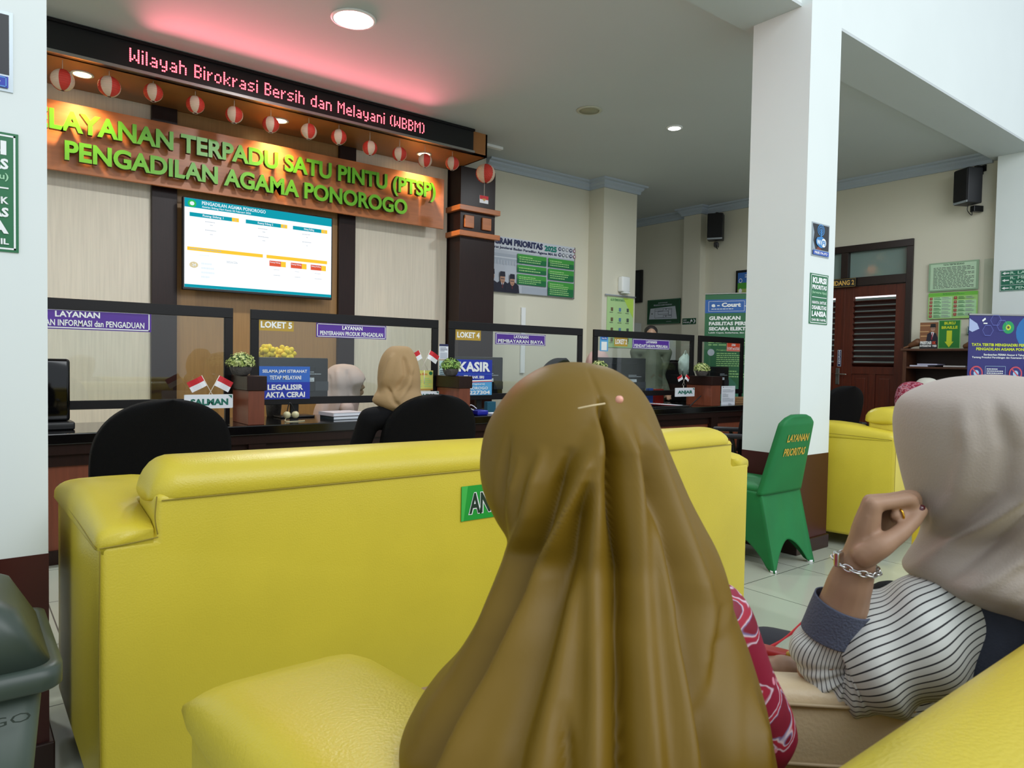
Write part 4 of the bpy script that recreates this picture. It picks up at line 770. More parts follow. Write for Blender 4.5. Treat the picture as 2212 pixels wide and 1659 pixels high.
# ================================================================== sofas
def sofa(name, label, loc, rz, dep=.85, dz=0):
    """back faces local -Y, seat opens to +Y, left outer arm at x=0"""
    L = 2.66; t = thing(name, label, 'sofa', loc, rz, 'yellow three seat sofas')
    b = B(); tb = bmesh.new(); ol_ = [(.004, .08), (L-.004, .08), (L-.004, .748), (L-.135, .748), (L-.135, .858), (.125, .858), (.125, .748), (.004, .748)]
    fc = tb.faces.new([tb.verts.new((x, 0, z)) for x, z in ol_]); ex = bmesh.ops.extrude_face_region(tb, geom=[fc]); bmesh.ops.translate(tb, verts=[v for v in ex['geom'] if isinstance(v, bmesh.types.BMVert)], vec=(0, .2, 0))
    bmesh.ops.bevel(tb, geom=tb.edges[:], offset=.018, segments=4, affect='EDGES', profile=.5); tb.verts.index_update(); b._add([v.co.copy() for v in tb.verts], [[v.index for v in f.verts] for f in tb.faces], YEL, None, True); tb.free(); part(b, 'backrest', t)
    b = B(); n = 60; rings = []
    for i in range(n+1):
        u = .5-.5*math.cos(PI*i/n); x = .118+u*(L-.135-.118); dd = min(u, 1-u)*2.41/.07; s_ = 1 if dd > 1 else math.sqrt(max(.02, 1-(1-dd)**2.4)); hgt = (.094-.028*u)*s_
        rings.append([Vector((x, .115+.118*math.cos(a)*(.6+.4*s_), .846+ (hgt*math.sin(a)**.7 if math.sin(a) > 0 else .018*math.sin(a)))) for a in [2*PI*k/24 for k in range(24)]])
    b.loft(rings, YEL); part(b, 'top_roll', t)
    for k, x0 in enumerate((0, L-.255)):
        b = B(); b.box(x0+.003, x0+.252, .006, dep-.01, .08, .75+dz, YEL, .024, 4)
        rings = []
        for i in range(22):
            u = i/21; y = .002+dep*u; s_ = .72+.28*min(1, u/.5) if u < .9 else math.sqrt(max(.05, 1-((u-.9)/.105)**2)); s_ *= 1 if i else .8
            rings.append([Vector((x0+.1275+(.1275+.010*u)*(1 if 0 < i < 21 else .95)*math.copysign(abs(math.cos(a))**.42, math.cos(a)), y, .735+dz+(.04+.056*math.sin(PI*min(1, .15+u*.8)))*s_*max(0, math.sin(a))**.55 + (.02*math.sin(a) if math.sin(a) < 0 else 0))) for a in [2*PI*q/28 for q in range(28)]])
        for rg_ in rings:
            for v_ in rg_:
                if v_.y < .215: v_.x = min(v_.x, .122) if k == 0 else max(v_.x, L-.132)
        b.loft(rings, YEL); part(b, 'arm', t)
    for k in range(3): part(B().box(.26+k*.714, .26+(k+1)*.714-.006, .2, dep+.01, .28, .44, M('seat_cream_leatherette', 'b9a878', .4), .035, 4), 'seat_cushion', t)
    part(B().box(.02, L-.02, .18, .83, .08, .28, YEL, .02, 3), 'base', t)
    b = B(); zs = .842
    for pts in ([(.002+.006, -.003, .09), (.004, -.003, .4), (.006, -.003, .735)], [(.14, -.004, zs), (L/2, -.004, zs-.002), (L-.15, -.004, zs)], [(.0, .02, .738+dz), (-.003, .3, .75+dz), (-.004, .7, .755+dz)], [(.13, -.004, .76), (.124, -.004, .8), (.128, -.003, .852)], [(.006, -.003, .742), (.06, -.004, .745), (.13, -.004, .752)]):
        b.tube(pts, .0016, SEAM, 6, 6)
    part(b, 'seam', t)
    for x in (.08, L-.08):
        for y in (.07, .76): part(B().cyl((x, y, 0), (x, y, .09), .025, .03, BLKPL, 14), 'leg', t)
    return t
s1 = sofa('sofa', 'yellow sofa seen from behind in the middle, with the green ANTRI sticker on its back', (.262, 1.90, 0), 0)
s2 = sofa('sofa', 'nearest yellow sofa on which the two women in headscarves sit', (.262, .035, 0), 0, 1.06, -.055)
a3 = atZ(1925, 1174, .08); b3 = atZ(1790, 1143, .08)
s3 = dup(s1, (a3.x+.01, a3.y-.0, 0), math.radians(9)); s3['label'] = 'yellow sofa at the far right beyond the right column'
pl = PY(1.896); R = rect(pl, (996, 1052), (1150, 1120)); R = (1.294, .676, 1.60, .79)
sign('queue_sticker', 'bright green sticker with dark letters on the back of the middle yellow sofa', 'sticker', pl, R, M('sticker_green', '149a35', .4), [('p', [(0, 0), (.08, 0), (.03, 1), (0, 1)], M('sticker_leaf', '3fb54a')), ('t', 'ANTRIAN', .09, .2, .96, .84, WHT, .075), ('t', 'ANTRIAN', .1, .22, .95, .82, M('sticker_dark', '10301f'), .03)], .0015)

# ================================================================== office chairs
def office_chair(label, loc, rz, recl=.12):
    """sitter faces local +Y, back shell faces -Y"""
    t = thing('office_chair', label, 'chair', loc, rz, 'black swivel chairs in front of the counter')
    b = B(); rows = []; nu, nv = 28, 26
    def shell(dy):
        out = []
        for i in range(nv+1):
            v = 1-(1-i/nv)**1.9; z = .50+.53*v; wd = .255*(1-abs(2*max(v, .0)-1)**2.7)**.48 if v > .5 else .255*(.80+.20*math.sin(v*PI))
            if v > .98: wd = max(wd, .02)
            out.append([Vector((wd*(2*j/nu-1), -.02-recl*v - .05*(1-(2*j/nu-1)**2)+.03*math.sin(v*PI)+dy*(1-.0*v), z)) for j in range(nu+1)])
        return out
    A, C2 = shell(0), shell(.055); rings = [r + list(reversed(c)) for r, c in zip(A, C2)]
    b.loft(rings, BLKFAB); part(b, 'backrest', t)
    part(B().box(-.25, .25, .02, .48, .42, .50, BLKFAB, .035, 4), 'seat', t)
    for s_ in (-1, 1):
        b = B(); b.tube([(s_*.27, .08, .44), (s_*.30, .06, .55), (s_*.30, .08, .655)], .015, BLKPL, 10); part(b, 'arm_post', t)
        part(B().box(s_*.30-.035, s_*.30+.035, -.06, .22, .65, .685, M('armrest_grey', '2c2d33', .5), .014, 3), 'armrest', t)
    part(B().cyl((0, .24, .1), (0, .24, .42), .03, .025, BLKPL, 16), 'gas_lift', t)
    part(B().box(-.03, .03, -.11, .2, .40, .43, BLKPL, .005, 2).box(-.03, .03, -.13, -.09, .41, .62, BLKPL, .005, 2), 'back_bracket', t)
    for k in range(5):
        a = 2*PI*k/5; e_ = (.3*math.cos(a), .24+.3*math.sin(a), .07); fo_ = part(B().tube([(0, .24, .11), e_], [.028, .018], BLKPL, 10), 'foot', t); part(B().cyl((e_[0], e_[1]-.02, .028), (e_[0], e_[1]+.02, .028), .028, None, BLKPL, 16), 'caster', fo_)
    return t
c1 = office_chair('black office chair before the SALMAN counter, nearest the left column', (.655, 3.10, 0), 0)
def chair2(lbl, loc, rz): c = dup(c1, loc, rz); c['label'] = lbl
chair2('black office chair on which the woman in the tan headscarf sits', (1.905, 3.12, 0), -.1)
p = atZ(1640, 900, .75); chair2('black office chair half hidden behind the right column, beside the green chair', (4.88, 3.25, 0), .62)
p = atD(1812, 838, 6.6); chair2('black office chair just right of the right column, before the teak door', (p.x-.02, p.y, 0), -.25)

# ================================================================== green covered chair
gc = thing('banquet_chair', 'banquet chair in a green stretch cover lettered LAYANAN PRIORITAS by the right column', 'chair', (3.935, 2.37, 0), .0)
def gback(v):
    return Vector((.0, -.005-.12*max(0, v-.45)**1.15/.5, .0))
b = B(); rings = []
for i in range(30):
    v = i/29; z = .44+.475*v; y = -.02-.11*v; w_ = .225-.06*v
    if v > .86: w_ *= math.sqrt(max(.02, 1-((v-.86)/.15)**2.4))
    th = .03*(1 if v < .9 else .75); rings.append([Vector((w_*(abs(math.cos(a))**.35)*math.copysign(1, math.cos(a)), y+th*(abs(math.sin(a))**.6)*math.copysign(1, math.sin(a)), z)) for a in [2*PI*q/36 for q in range(36)]])
b.loft(rings, GREENF); part(b, 'back_cover', gc)
b = B(); N = 96; rings = []
feet = {0: (.212, .44), 1: (-.212, .44), 2: (-.212, -.03), 3: (.212, -.03)}
def side(u):   # u in 0..4 round the seat outline, corners at integers
    k = int(u) % 4; f = u-int(u); p0 = Vector((*feet[k], 0)); p1 = Vector((*feet[(k+1) % 4], 0)); return p0.lerp(p1, f), f
for i in range(27):
    v = i/26; ring = []
    for j in range(N):
        p, f = side(4*j/N); k2 = int(4*j/N)*1.3; arch = math.sin(PI*f); low = .16*max(0, (arch-.22)/.78)**.75; z = .455*(1-v)+low*v if v > .0 else .455
        inn = 1-.16*(arch**.8)*v-.02*v; sp = 1+.06*v*(1-arch)
        fold = 1+.03*math.sin(f*PI*5+k2)*v*(1.2-v)
        q = Vector((p.x*inn*sp*fold, .215+(p.y-.215)*inn*sp*fold-.10*v*(1-(p.y+.03)/.47), z)); ring.append(q)
    rings.append(ring)
b.loft(rings, GREENF, caps=False); b.loft([[Vector((p.x*s_, .215+(p.y-.215)*s_, .455+h)) for p in [side(4*j/N)[0] for j in range(N)]] for s_, h in ((1.0, 0), (.985, .022), (.93, .035), (.5, .04), (.05, .04))], GREENF, caps=False)
o = part(b, 'seat_cover', gc); sm = o.modifiers.new('thick', 'SOLIDIFY'); sm.thickness = .004; sm.offset = -1
for k in range(4): x, y = feet[k]; yo = -.10 if y < 0 else 0; part(B().cyl((x*.95, .215+(y-.215)*.95+yo, 0), (x*.86, .215+(y-.215)*.88+yo*.36, .3), .012, None, MET, 12), 'leg', gc); part(B().cyl((x*.95, .215+(y-.215)*.95+yo, 0), (x*.95, .215+(y-.215)*.95+yo, .012), .018, None, PWHT, 12), 'foot_cap', gc)
GOLDT = M('gold_thread', 'c9a53a', .5); pl = Pl((0, -.096-.012, .68), (1, 0, 0), (0, -.235, 1))
b = B(); prints(b, pl, (-.11, -.02, .12, .13), [('t', 'LAYANAN', 0, .05, 1, .36, GOLDT, .03), ('t', 'PRIORITAS', -.02, .62, 1, .95, GOLDT, .03)], .0); part_(b, 'lettering', gc)

# ================================================================== people
def V3(*a): return Vector(a)
def head_shape(b, c, az, s=1.0, m=SKIN, pitchdn=0):
    """skull, jaw, nose, brow, lips, ears; az = facing (0 = +Y, positive to +X)"""
    f = V3(math.sin(az), math.cos(az), -pitchdn).normalized(); r = V3(math.cos(az), -math.sin(az), 0); u = r.cross(f)
    Q = Matrix((r, f, u)).transposed().to_quaternion(); P = lambda x, y, z: c + (r*x+f*y+u*z)*s
    b.ball(P(0, -.012, .02), (.074*s, .092*s, .098*s), m, 12, None, Q); b.ball(P(0, .022, -.045), (.056*s, .066*s, .066*s), m, 10, None, Q)
    b.ball(P(0, .066, -.082), (.022*s, .02*s, .02*s), m, 8, None, Q); b.ball(P(0, .093, -.022), (.013*s, .018*s, .022*s), m, 8, None, Q)
    b.ball(P(0, .085, .018), (.05*s, .016*s, .012*s), m, 8, None, Q); b.ball(P(0, .086, -.055), (.024*s, .012*s, .009*s), m, 8, None, Q)
    for k in (-1, 1): b.ball(P(k*.031, .076, .0), (.016*s, .012*s, .010*s), m, 8, None, Q); b.ball(P(k*.075, -.005, -.01), (.009*s, .018*s, .03*s), m, 8, None, Q)
    return P
def arm_chain(b, sh, el, wr, m=SKIN): b.tube([sh, sh.lerp(el, .5), el, el.lerp(wr, .4), wr], [.045, .041, .036, .035, .024], m, 12, 5)
def hand(b, wr, d, n_, m=SKIN, s=1.0, curl=.7, side=1):
    """simple relaxed hand: d = pointing direction, n_ = back-of-hand normal"""
    d = Vector(d).normalized(); n_ = (Vector(n_)-d*d.dot(Vector(n_))).normalized(); t = d.cross(n_)*side
    for k, (o, L) in enumerate(((-.030, .066), (-.010, .074), (.010, .070), (.028, .056))):
        k0 = wr+d*.02*s+t*o*.5*s; kn = wr+d*.088*s+t*o*s; b.tube([wr, k0, kn], [.019*s, .014*s, .0115*s], m, 8, 3)
        a = kn; ang = 0
        pts = [kn]
        for q, fr in enumerate((.45, .32, .23)): ang += curl*(.55+.3*q); a = a+(d*math.cos(ang)-n_*math.sin(ang))*L*fr*s; pts.append(a)
        b.tube(pts, [.0095*s, .0088*s, .008*s, .0068*s], m, 8, 3)
    b.tube([wr+d*.012*s-t*.015*s, wr+d*.045*s-t*.042*s-n_*.012*s, wr+d*.075*s-t*.046*s-n_*.03*s, wr+d*.095*s-t*.038*s-n_*.042*s], [.014*s, .012*s, .010*s, .008*s], m, 8, 3)
def seated(name, label, head, az, hip, seat_z, J, torso_m, leg_m, group=None, voxel=.008, extra=None, bulk=1, hs=.88, pd=0, cat='person', standing=False):
    """J: shoulders, elbows, wrists (left, right). Body is one mesh; top and lower clothes are children"""
    f = V3(math.sin(az), math.cos(az), 0); r = V3(math.cos(az), -math.sin(az), 0)
    b = B(); head = head-V3(0, 0, .008); head_shape(b, head, az+J.get('turn', 0), hs, SKIN, pd)
    neck = head-f*.015-V3(0, 0, .09*hs); nb = neck-V3(0, 0, .07)-f*.02; ch = hip.lerp(nb, .62); wa = hip.lerp(nb, .28)
    b.tube([head-V3(0, 0, .05)-f*.01, neck, nb], [.052, .05, .058], SKIN, 14, 4)
    b.tube([hip, wa, ch, nb-V3(0, 0, .03)], [.12, .10, .11, .065], SKIN, 18, 5, flat=.8)
    for k in (0, 1):
        sh, el, wr = J['s'][k], J['e'][k], J['w'][k]; b.tube([nb-V3(0, 0, .04), sh], [.06, .048], SKIN, 12, 3); arm_chain(b, sh, el, wr)
        if not (J.get('nohand') == k): hand(b, wr, (wr-el)*.6+f*.4, V3(0, 0, 1), SKIN, .95, .45, 1 if k else -1)
    kn, an = J['k'], J['a']
    for k in (0, 1): b.tube([hip+r*(-.09, .09)[k], kn[k], an[k]], [.095, .06, .04], SKIN, 14, 5); b.tube([an[k], an[k]+f*.16-V3(0, 0, .03)], [.035, .03], SKIN, 10, 3)
    if extra: extra(b)
    me = remesh(b, voxel, 4, SKIN); o = mkobj(name, me); tag(o, label, cat, group)
    b = B(); b.tube([hip-V3(0, 0, .03), wa, ch, nb-V3(0, 0, .01)], [.135*bulk, .118*bulk, .126*bulk, .075], torso_m, 20, 5, flat=.82)
    for k in (0, 1):
        sh, el, wr = J['s'][k], J['e'][k], J['w'][k]
        b.tube([nb-V3(0, 0, .04), sh], [.068, .058], torso_m, 12, 3)
        if J.get('short') == k: b.tube([sh, el], [.056, .052], torso_m, 14, 5)
        elif not (J.get('nosleeve') == k): b.tube([sh, sh.lerp(el, .5), el, el.lerp(wr, .5), el.lerp(wr, .93)], [.056, .054, .05, .046, .04], torso_m, 14, 5)
    mkobj('blouse', remesh(b, .009, 5, torso_m), o)
    b = B()
    for k in (0, 1): b.tube([hip+r*(-.09, .09)[k], kn[k], an[k]+V3(0, 0, .02)], [.125, .085, .07], leg_m, 16, 5); 
    b.tube([hip-V3(0, 0, .02), hip+f*.1], [.15, .12], leg_m, 16, 3)
    mkobj('skirt', remesh(b, .012, 5, leg_m), o)
    b = B()
    for k in (0, 1): b.tube([an[k]-V3(0, 0, .015)-f*.04, an[k]+f*.08-V3(0, 0, .03), an[k]+f*.18-V3(0, 0, .035)], [.04, .042, .034], BLKPL, 12, 4)
    mkobj('shoes', remesh(b, .006, 3, BLKPL), o)
    return o
def joints(head, az, hip, w=.17, el=None, wr=None, kz=None):
    f = V3(math.sin(az), math.cos(az), 0); r = V3(math.cos(az), -math.sin(az), 0); sh = head-f*.04-V3(0, 0, .205)
    S_ = [sh-r*w, sh+r*w]; E_ = el or [S_[0]-r*.04+f*.10-V3(0, 0, .22), S_[1]+r*.04+f*.10-V3(0, 0, .22)]; Wr = wr or [E_[0]+r*.05+f*.2+V3(0, 0, .01), E_[1]-r*.05+f*.2+V3(0, 0, .01)]
    K = [hip+f*.42-r*.11+V3(0, 0, .02), hip+f*.42+r*.11+V3(0, 0, .02)]; A = [V3(k.x, k.y, .10)-f*.0 for k in K]
    return dict(s=S_, e=E_, w=Wr, k=K, a=A)

def drape(levels, mat, folds, open_=None, n=150, m=150, fs=1.0, amp=1.0):
    """headscarf: levels = (px left, px right, px y, depth, depth ratio, e1 azimuth) read off the photograph, folds in the same frame; gives a closed ring surface in space"""
    L = []
    for (xl, xr, y, D, ratio) in levels:
        c = atD((xl+xr)/2, y, D); L.append((c, (xr-xl)/2*D/FPX, ratio, (xl+xr)/2, (xr-xl)/2, y))
    a0 = math.atan2(L[len(L)//2][0].x, L[len(L)//2][0].y); e1 = V3(math.cos(a0), -math.sin(a0), 0); e2 = V3(math.sin(a0), math.cos(a0), 0)
    K = len(L); rings = []
    for i in range(m+1):
        t = i/m*(K-1); k = min(int(t), K-2); f = t-k; q = [L[max(k-1, 0)], L[k], L[k+1], L[min(k+2, K-1)]]
        cr = lambda g: .5*((2*g(q[1]))+(g(q[2])-g(q[0]))*f+(2*g(q[0])-5*g(q[1])+4*g(q[2])-g(q[3]))*f*f+(3*g(q[1])-g(q[0])-3*g(q[2])+g(q[3]))*f**3)
        c = V3(cr(lambda z: z[0].x), cr(lambda z: z[0].y), cr(lambda z: z[0].z)); a = max(.004, cr(lambda z: z[1])); ra = cr(lambda z: z[2]); xc = cr(lambda z: z[3]); ap = cr(lambda z: z[4]); y = cr(lambda z: z[5]); ring = []
        for j in range(n):
            th = 2*PI*j/n; x = xc+ap*math.cos(th); near = max(0, -math.sin(th)); d = 0
            for (poly, A, w) in folds:
                if poly[0][1]-20*fs <= y <= poly[-1][1]+20*fs:
                    yy = min(max(y, poly[0][1]), poly[-1][1])
                    for s_ in range(len(poly)-1):
                        if poly[s_][1] <= yy <= poly[s_+1][1]:
                            g = (yy-poly[s_][1])/max(1, poly[s_+1][1]-poly[s_][1]); xf = poly[s_][0]+(poly[s_+1][0]-poly[s_][0])*g; break
                    p0, p1 = poly[0][1], poly[-1][1]; fade = min(1, max(0, (y-p0+20*fs)/(70.0*fs))); fade *= min(1, max(0, (p1+20*fs-y)/(150.0*fs))) if p1 < 1700 else 1
                    wv = w*(.55+.45*min(1, (y-p0+20*fs)/(300.0*fs))); d += amp*A*math.exp(-((x-xf)/wv)**2)*fade*min(1, near*2.2)
            far = max(0, math.sin(th)); d += .006*math.sin(th*9+i*.03)*far*min(1, i/m*2)
            dirv = e1*math.cos(th)+e2*math.sin(th)*.8
            p = c+e1*(a*math.cos(th))+e2*(a*ra*math.sin(th))+dirv.normalized()*d
            ring.append(p)
        rings.append(ring)
    b = B(); kx = b.mi(mat); bm = b.bm; VV = [[bm.verts.new(p) for p in rg] for rg in rings]
    for i in range(m):
        for j in range(n):
            if open_:
                mid = (rings[i][j]+rings[i+1][(j+1) % n])/2; oc, oaz, hw, hz = open_; v = mid-oc; az = math.atan2(v.x, v.y); da = (az-oaz+PI) % (2*PI)-PI
                if (da/hw)**2+(v.z/hz)**2 < 1 and math.hypot(v.x, v.y) < .3: continue
            f = bm.faces.new((VV[i][j], VV[i][(j+1) % n], VV[i+1][(j+1) % n], VV[i+1][j])); f.material_index = kx; f.smooth = True
    f = bm.faces.new(VV[0][::-1]); f.material_index = kx
    return b
def finish(b, name, parent, thick=.003):
    o = b.build(name, parent); q = o.modifiers.new('thick', 'SOLIDIFY'); q.thickness = thick; q.offset = -1; return o

OLIVE = M('olive_satin', '70560f', .5, vary=.05, scale=3, sheen=.0, spec=.3, bump=.04, bscale=40)
GREYH = M('grey_cotton_scarf', 'a79c92', .75, vary=.05, scale=4, sheen=.2, bump=.1, bscale=300)
TANH = M('tan_scarf', 'a98b62', .75, vary=.06, scale=5, bump=.1, bscale=200)
PINKH = M('dusty_pink_scarf', 'b8a39c', .75, vary=.05, scale=5); BLKCL = M('black_dress', '0b0b0e', .85, spec=.2, bump=.1, bscale=150)
NAVYC = M('navy_denim_cloth', '2b3140', .85, vary=.12, scale=60, bump=.15, bscale=300); UNIF = M('grey_green_uniform', '58604f', .7)
def batik():
    m = M('red_batik', '86102f', .6); nt = m.node_tree; b = nt.nodes['Principled BSDF']; tc = nt.nodes.new('ShaderNodeTexCoord')
    nz = nt.nodes.new('ShaderNodeTexNoise'); nz.inputs['Scale'].default_value = 8; nz.inputs['Detail'].default_value = 1.5; nz.inputs['Distortion'].default_value = 2.2
    r = nt.nodes.new('ShaderNodeValToRGB'); e = r.color_ramp.elements; e[0].position = .0; e[0].color = (*lin('8a0f32'), 1); e[1].position = 1; e[1].color = (*lin('6a0c26'), 1)
    for p, c in ((.47, '8a0f32'), (.485, 'd9c6d6'), (.505, '9c1f3c'), (.55, 'a82038'), (.562, 'd8c4cc'), (.572, '7a74a0'), (.585, '7c0d2a')): q = e.new(p); q.color = (*lin(c), 1)
    vo = nt.nodes.new('ShaderNodeTexVoronoi'); vo.inputs['Scale'].default_value = 26; vo.feature = 'F1'; th = nt.nodes.new('ShaderNodeMath'); th.operation = 'LESS_THAN'; th.inputs[1].default_value = .16
    mx = nt.nodes.new('ShaderNodeMix'); mx.data_type = 'RGBA'; mx.inputs[7].default_value = (*lin('d98aa0'), 1)
    nt.links.new(tc.outputs['Object'], nz.inputs['Vector']); nt.links.new(tc.outputs['Object'], vo.inputs['Vector']); nt.links.new(nz.outputs[0], r.inputs[0]); nt.links.new(r.outputs[0], mx.inputs[6]); nt.links.new(vo.outputs['Distance'], th.inputs[0]); nt.links.new(th.outputs[0], mx.inputs[0]); nt.links.new(mx.outputs[2], b.inputs['Base Color'])
    return m
BATIK = batik()
def stripes():
    m = M('striped_white_shirt', 'c9cdca', .8); nt = m.node_tree; b = nt.nodes['Principled BSDF']; uv = nt.nodes.new('ShaderNodeUVMap'); sp = nt.nodes.new('ShaderNodeSeparateXYZ')
    mu = nt.nodes.new('ShaderNodeMath'); mu.operation = 'MULTIPLY'; mu.inputs[1].default_value = 50; fr = nt.nodes.new('ShaderNodeMath'); fr.operation = 'FRACT'; lt = nt.nodes.new('ShaderNodeMath'); lt.operation = 'LESS_THAN'; lt.inputs[1].default_value = .2
    mx = nt.nodes.new('ShaderNodeMix'); mx.data_type = 'RGBA'; mx.inputs[6].default_value = (*lin('cdd1ce'), 1); mx.inputs[7].default_value = (*lin('25262b'), 1)
    nt.links.new(uv.outputs[0], sp.inputs[0]); nt.links.new(sp.outputs[0], mu.inputs[0]); nt.links.new(mu.outputs[0], fr.inputs[0]); nt.links.new(fr.outputs[0], lt.inputs[0]); nt.links.new(lt.outputs[0], mx.inputs[0]); nt.links.new(mx.outputs[2], b.inputs['Base Color'])
    return m
STRIPE = stripes()
def uvtube(pts, rad, m, name, parent, n=64, sub=14, wr=None, twist=0, flat=1.0):
    """tube with UVs (u around) and wrinkles wr(t, angle) -> metres"""
    P = smooth_path(pts, rad, sub); prev = None; rings = []
    for i, (p, r) in enumerate(P):
        d = (P[min(i+1, len(P)-1)][0]-P[max(i-1, 0)][0]).normalized(); a = d.cross(V3(0, 0, 1)).normalized() if prev is None else (prev-d*prev.dot(d)).normalized(); prev = a; c = d.cross(a); t = i/(len(P)-1)
        rings.append([p+(a*math.cos(q)+c*math.sin(q)*flat)*(r+(wr(t, q) if wr else 0)) for q in [2*PI*j/n for j in range(n)]])
    bm = bmesh.new(); uvl = bm.loops.layers.uv.new('UVMap'); VV = [[bm.verts.new(p) for p in rg] for rg in rings]
    for i in range(len(rings)-1):
        for j in range(n):
            f = bm.faces.new((VV[i][j], VV[i][(j+1) % n], VV[i+1][(j+1) % n], VV[i+1][j])); f.smooth = True
            for lp, (u, v) in zip(f.loops, ((j, i), (j+1, i), (j+1, i+1), (j, i+1))): lp[uvl].uv = (u/n+twist*v/len(rings), v/len(rings))
    bmesh.ops.recalc_face_normals(bm, faces=bm.faces[:]); me = bpy.data.meshes.new(name); bm.to_mesh(me); bm.free(); me.materials.append(m); o = mkobj(name, me, parent)
    q = o.modifiers.new('thick', 'SOLIDIFY'); q.thickness = .002; q.offset = -1; return o

# --- woman in the olive headscarf, seen from behind
hd = atD(1262, 985, .885); az = -.12; hip = V3(hd.x+.01, .47, .53)
J = joints(hd, az, hip, .13, None, None); J['e'][0] = J['s'][0]+V3(.02, .12, -.22); J['w'][0] = J['e'][0]+V3(.1, .18, 0)
sR = atD(1535, 1345, .90); eR = atD(1632, 1600, .93); J['s'][1] = sR; J['e'][1] = eR; J['w'][1] = eR+V3(-.12, .2, .0)
ol = seated('person', 'woman in a long olive headscarf and red batik blouse seated with her back to us', hd, az, hip, .44, J, BATIK, M('dark_skirt', '1d1a22', .8), voxel=.007)
lv = [(1236, 1246, 782, .885, 1), (1205, 1278, 785, .885, 1), (1165, 1325, 797, .885, 1), (1118, 1372, 828, .885, 1), (1083, 1402, 868, .885, 1), (1053, 1424, 920, .885, 1), (1040, 1443, 970, .885, 1), (1037, 1464, 1020, .88, 1), (1046, 1486, 1070, .87, .98), (1068, 1512, 1120, .858, .95), (1094, 1538, 1168, .846, .93),
      (1088, 1553, 1205, .836, .93), (1072, 1564, 1250, .825, .94), (1052, 1576, 1300, .81, .96), (1022, 1602, 1370, .795, .96), (978, 1624, 1440, .78, .94), (925, 1640, 1500, .77, .9), (885, 1650, 1560, .765, .88), (862, 1660, 1620, .76, .86), (872, 1668, 1680, .755, .85), (895, 1676, 1760, .75, .84), (905, 1690, 1860, .75, .84)]
fo = [([(1303, 868), (1322, 960), (1328, 1100), (1332, 1300), (1340, 1500), (1346, 1900)], -.022, 13), ([(1345, 900), (1362, 1000), (1372, 1150), (1378, 1300), (1392, 1500), (1400, 1900)], .012, 22), ([(1300, 900), (1290, 1000), (1292, 1150), (1296, 1350), (1290, 1900)], .012, 20),
      ([(1285, 925), (1245, 1040), (1195, 1170), (1130, 1330), (1065, 1470), (1010, 1600), (980, 1900)], .016, 24), ([(1245, 960), (1205, 1080), (1150, 1230), (1080, 1380), (1000, 1500), (930, 1620), (920, 1900)], -.016, 24), ([(1190, 960), (1165, 1080), (1118, 1220), (1062, 1340), (985, 1450), (920, 1540)], .010, 20),
      ([(1275, 1020), (1240, 1160), (1195, 1320), (1150, 1470), (1120, 1640), (1100, 1900)], -.013, 24), ([(1262, 1180), (1230, 1350), (1200, 1500), (1180, 1900)], .010, 26), ([(1120, 940), (1105, 1020), (1100, 1090), (1108, 1165)], -.006, 12), ([(1145, 980), (1130, 1060), (1122, 1160)], .006, 14),
      ([(1385, 900), (1420, 1010), (1460, 1120), (1500, 1240), (1525, 1330)], .010, 20), ([(1375, 960), (1405, 1060), (1440, 1180), (1470, 1300), (1500, 1420), (1520, 1540), (1530, 1900)], -.012, 22), ([(1400, 1060), (1420, 1200), (1440, 1330), (1452, 1450), (1460, 1640), (1466, 1900)], .011, 24), ([(1440, 1250), (1470, 1380), (1490, 1480), (1488, 1560), (1480, 1900)], -.012, 18),
      ([(1552, 1215), (1560, 1260), (1548, 1300)], .012, 24), ([(1530, 1270), (1535, 1340), (1525, 1420), (1515, 1560)], -.009, 30), ([(1275, 800), (1292, 835), (1304, 868)], -.007, 9), ([(1240, 1400), (1250, 1560), (1260, 1900)], -.009, 18), ([(1060, 1560), (1050, 1700), (1040, 1900)], -.012, 26), ([(1590, 1420), (1590, 1560), (1600, 1900)], .010, 20)]
sc = drape(lv, OLIVE, fo, (hd+V3(-.01, .0, -.01), az-.1, .5, .095), 220, 220, 1.0, 1.35); finish(sc, 'headscarf', ol, .004)
c0 = atD(1338, 863, .772); B().ball(c0, .0045, M('pink_bead', 'e0a08c', .2), 8).build('pin_bead', ol)
B().tube([atD(1250, 882, .757), atD(1280, 876, .757), atD(1306, 872, .765)], .0011, M('pin_metal', 'c9b48a', .3), 6, 4).build('pin', ol)

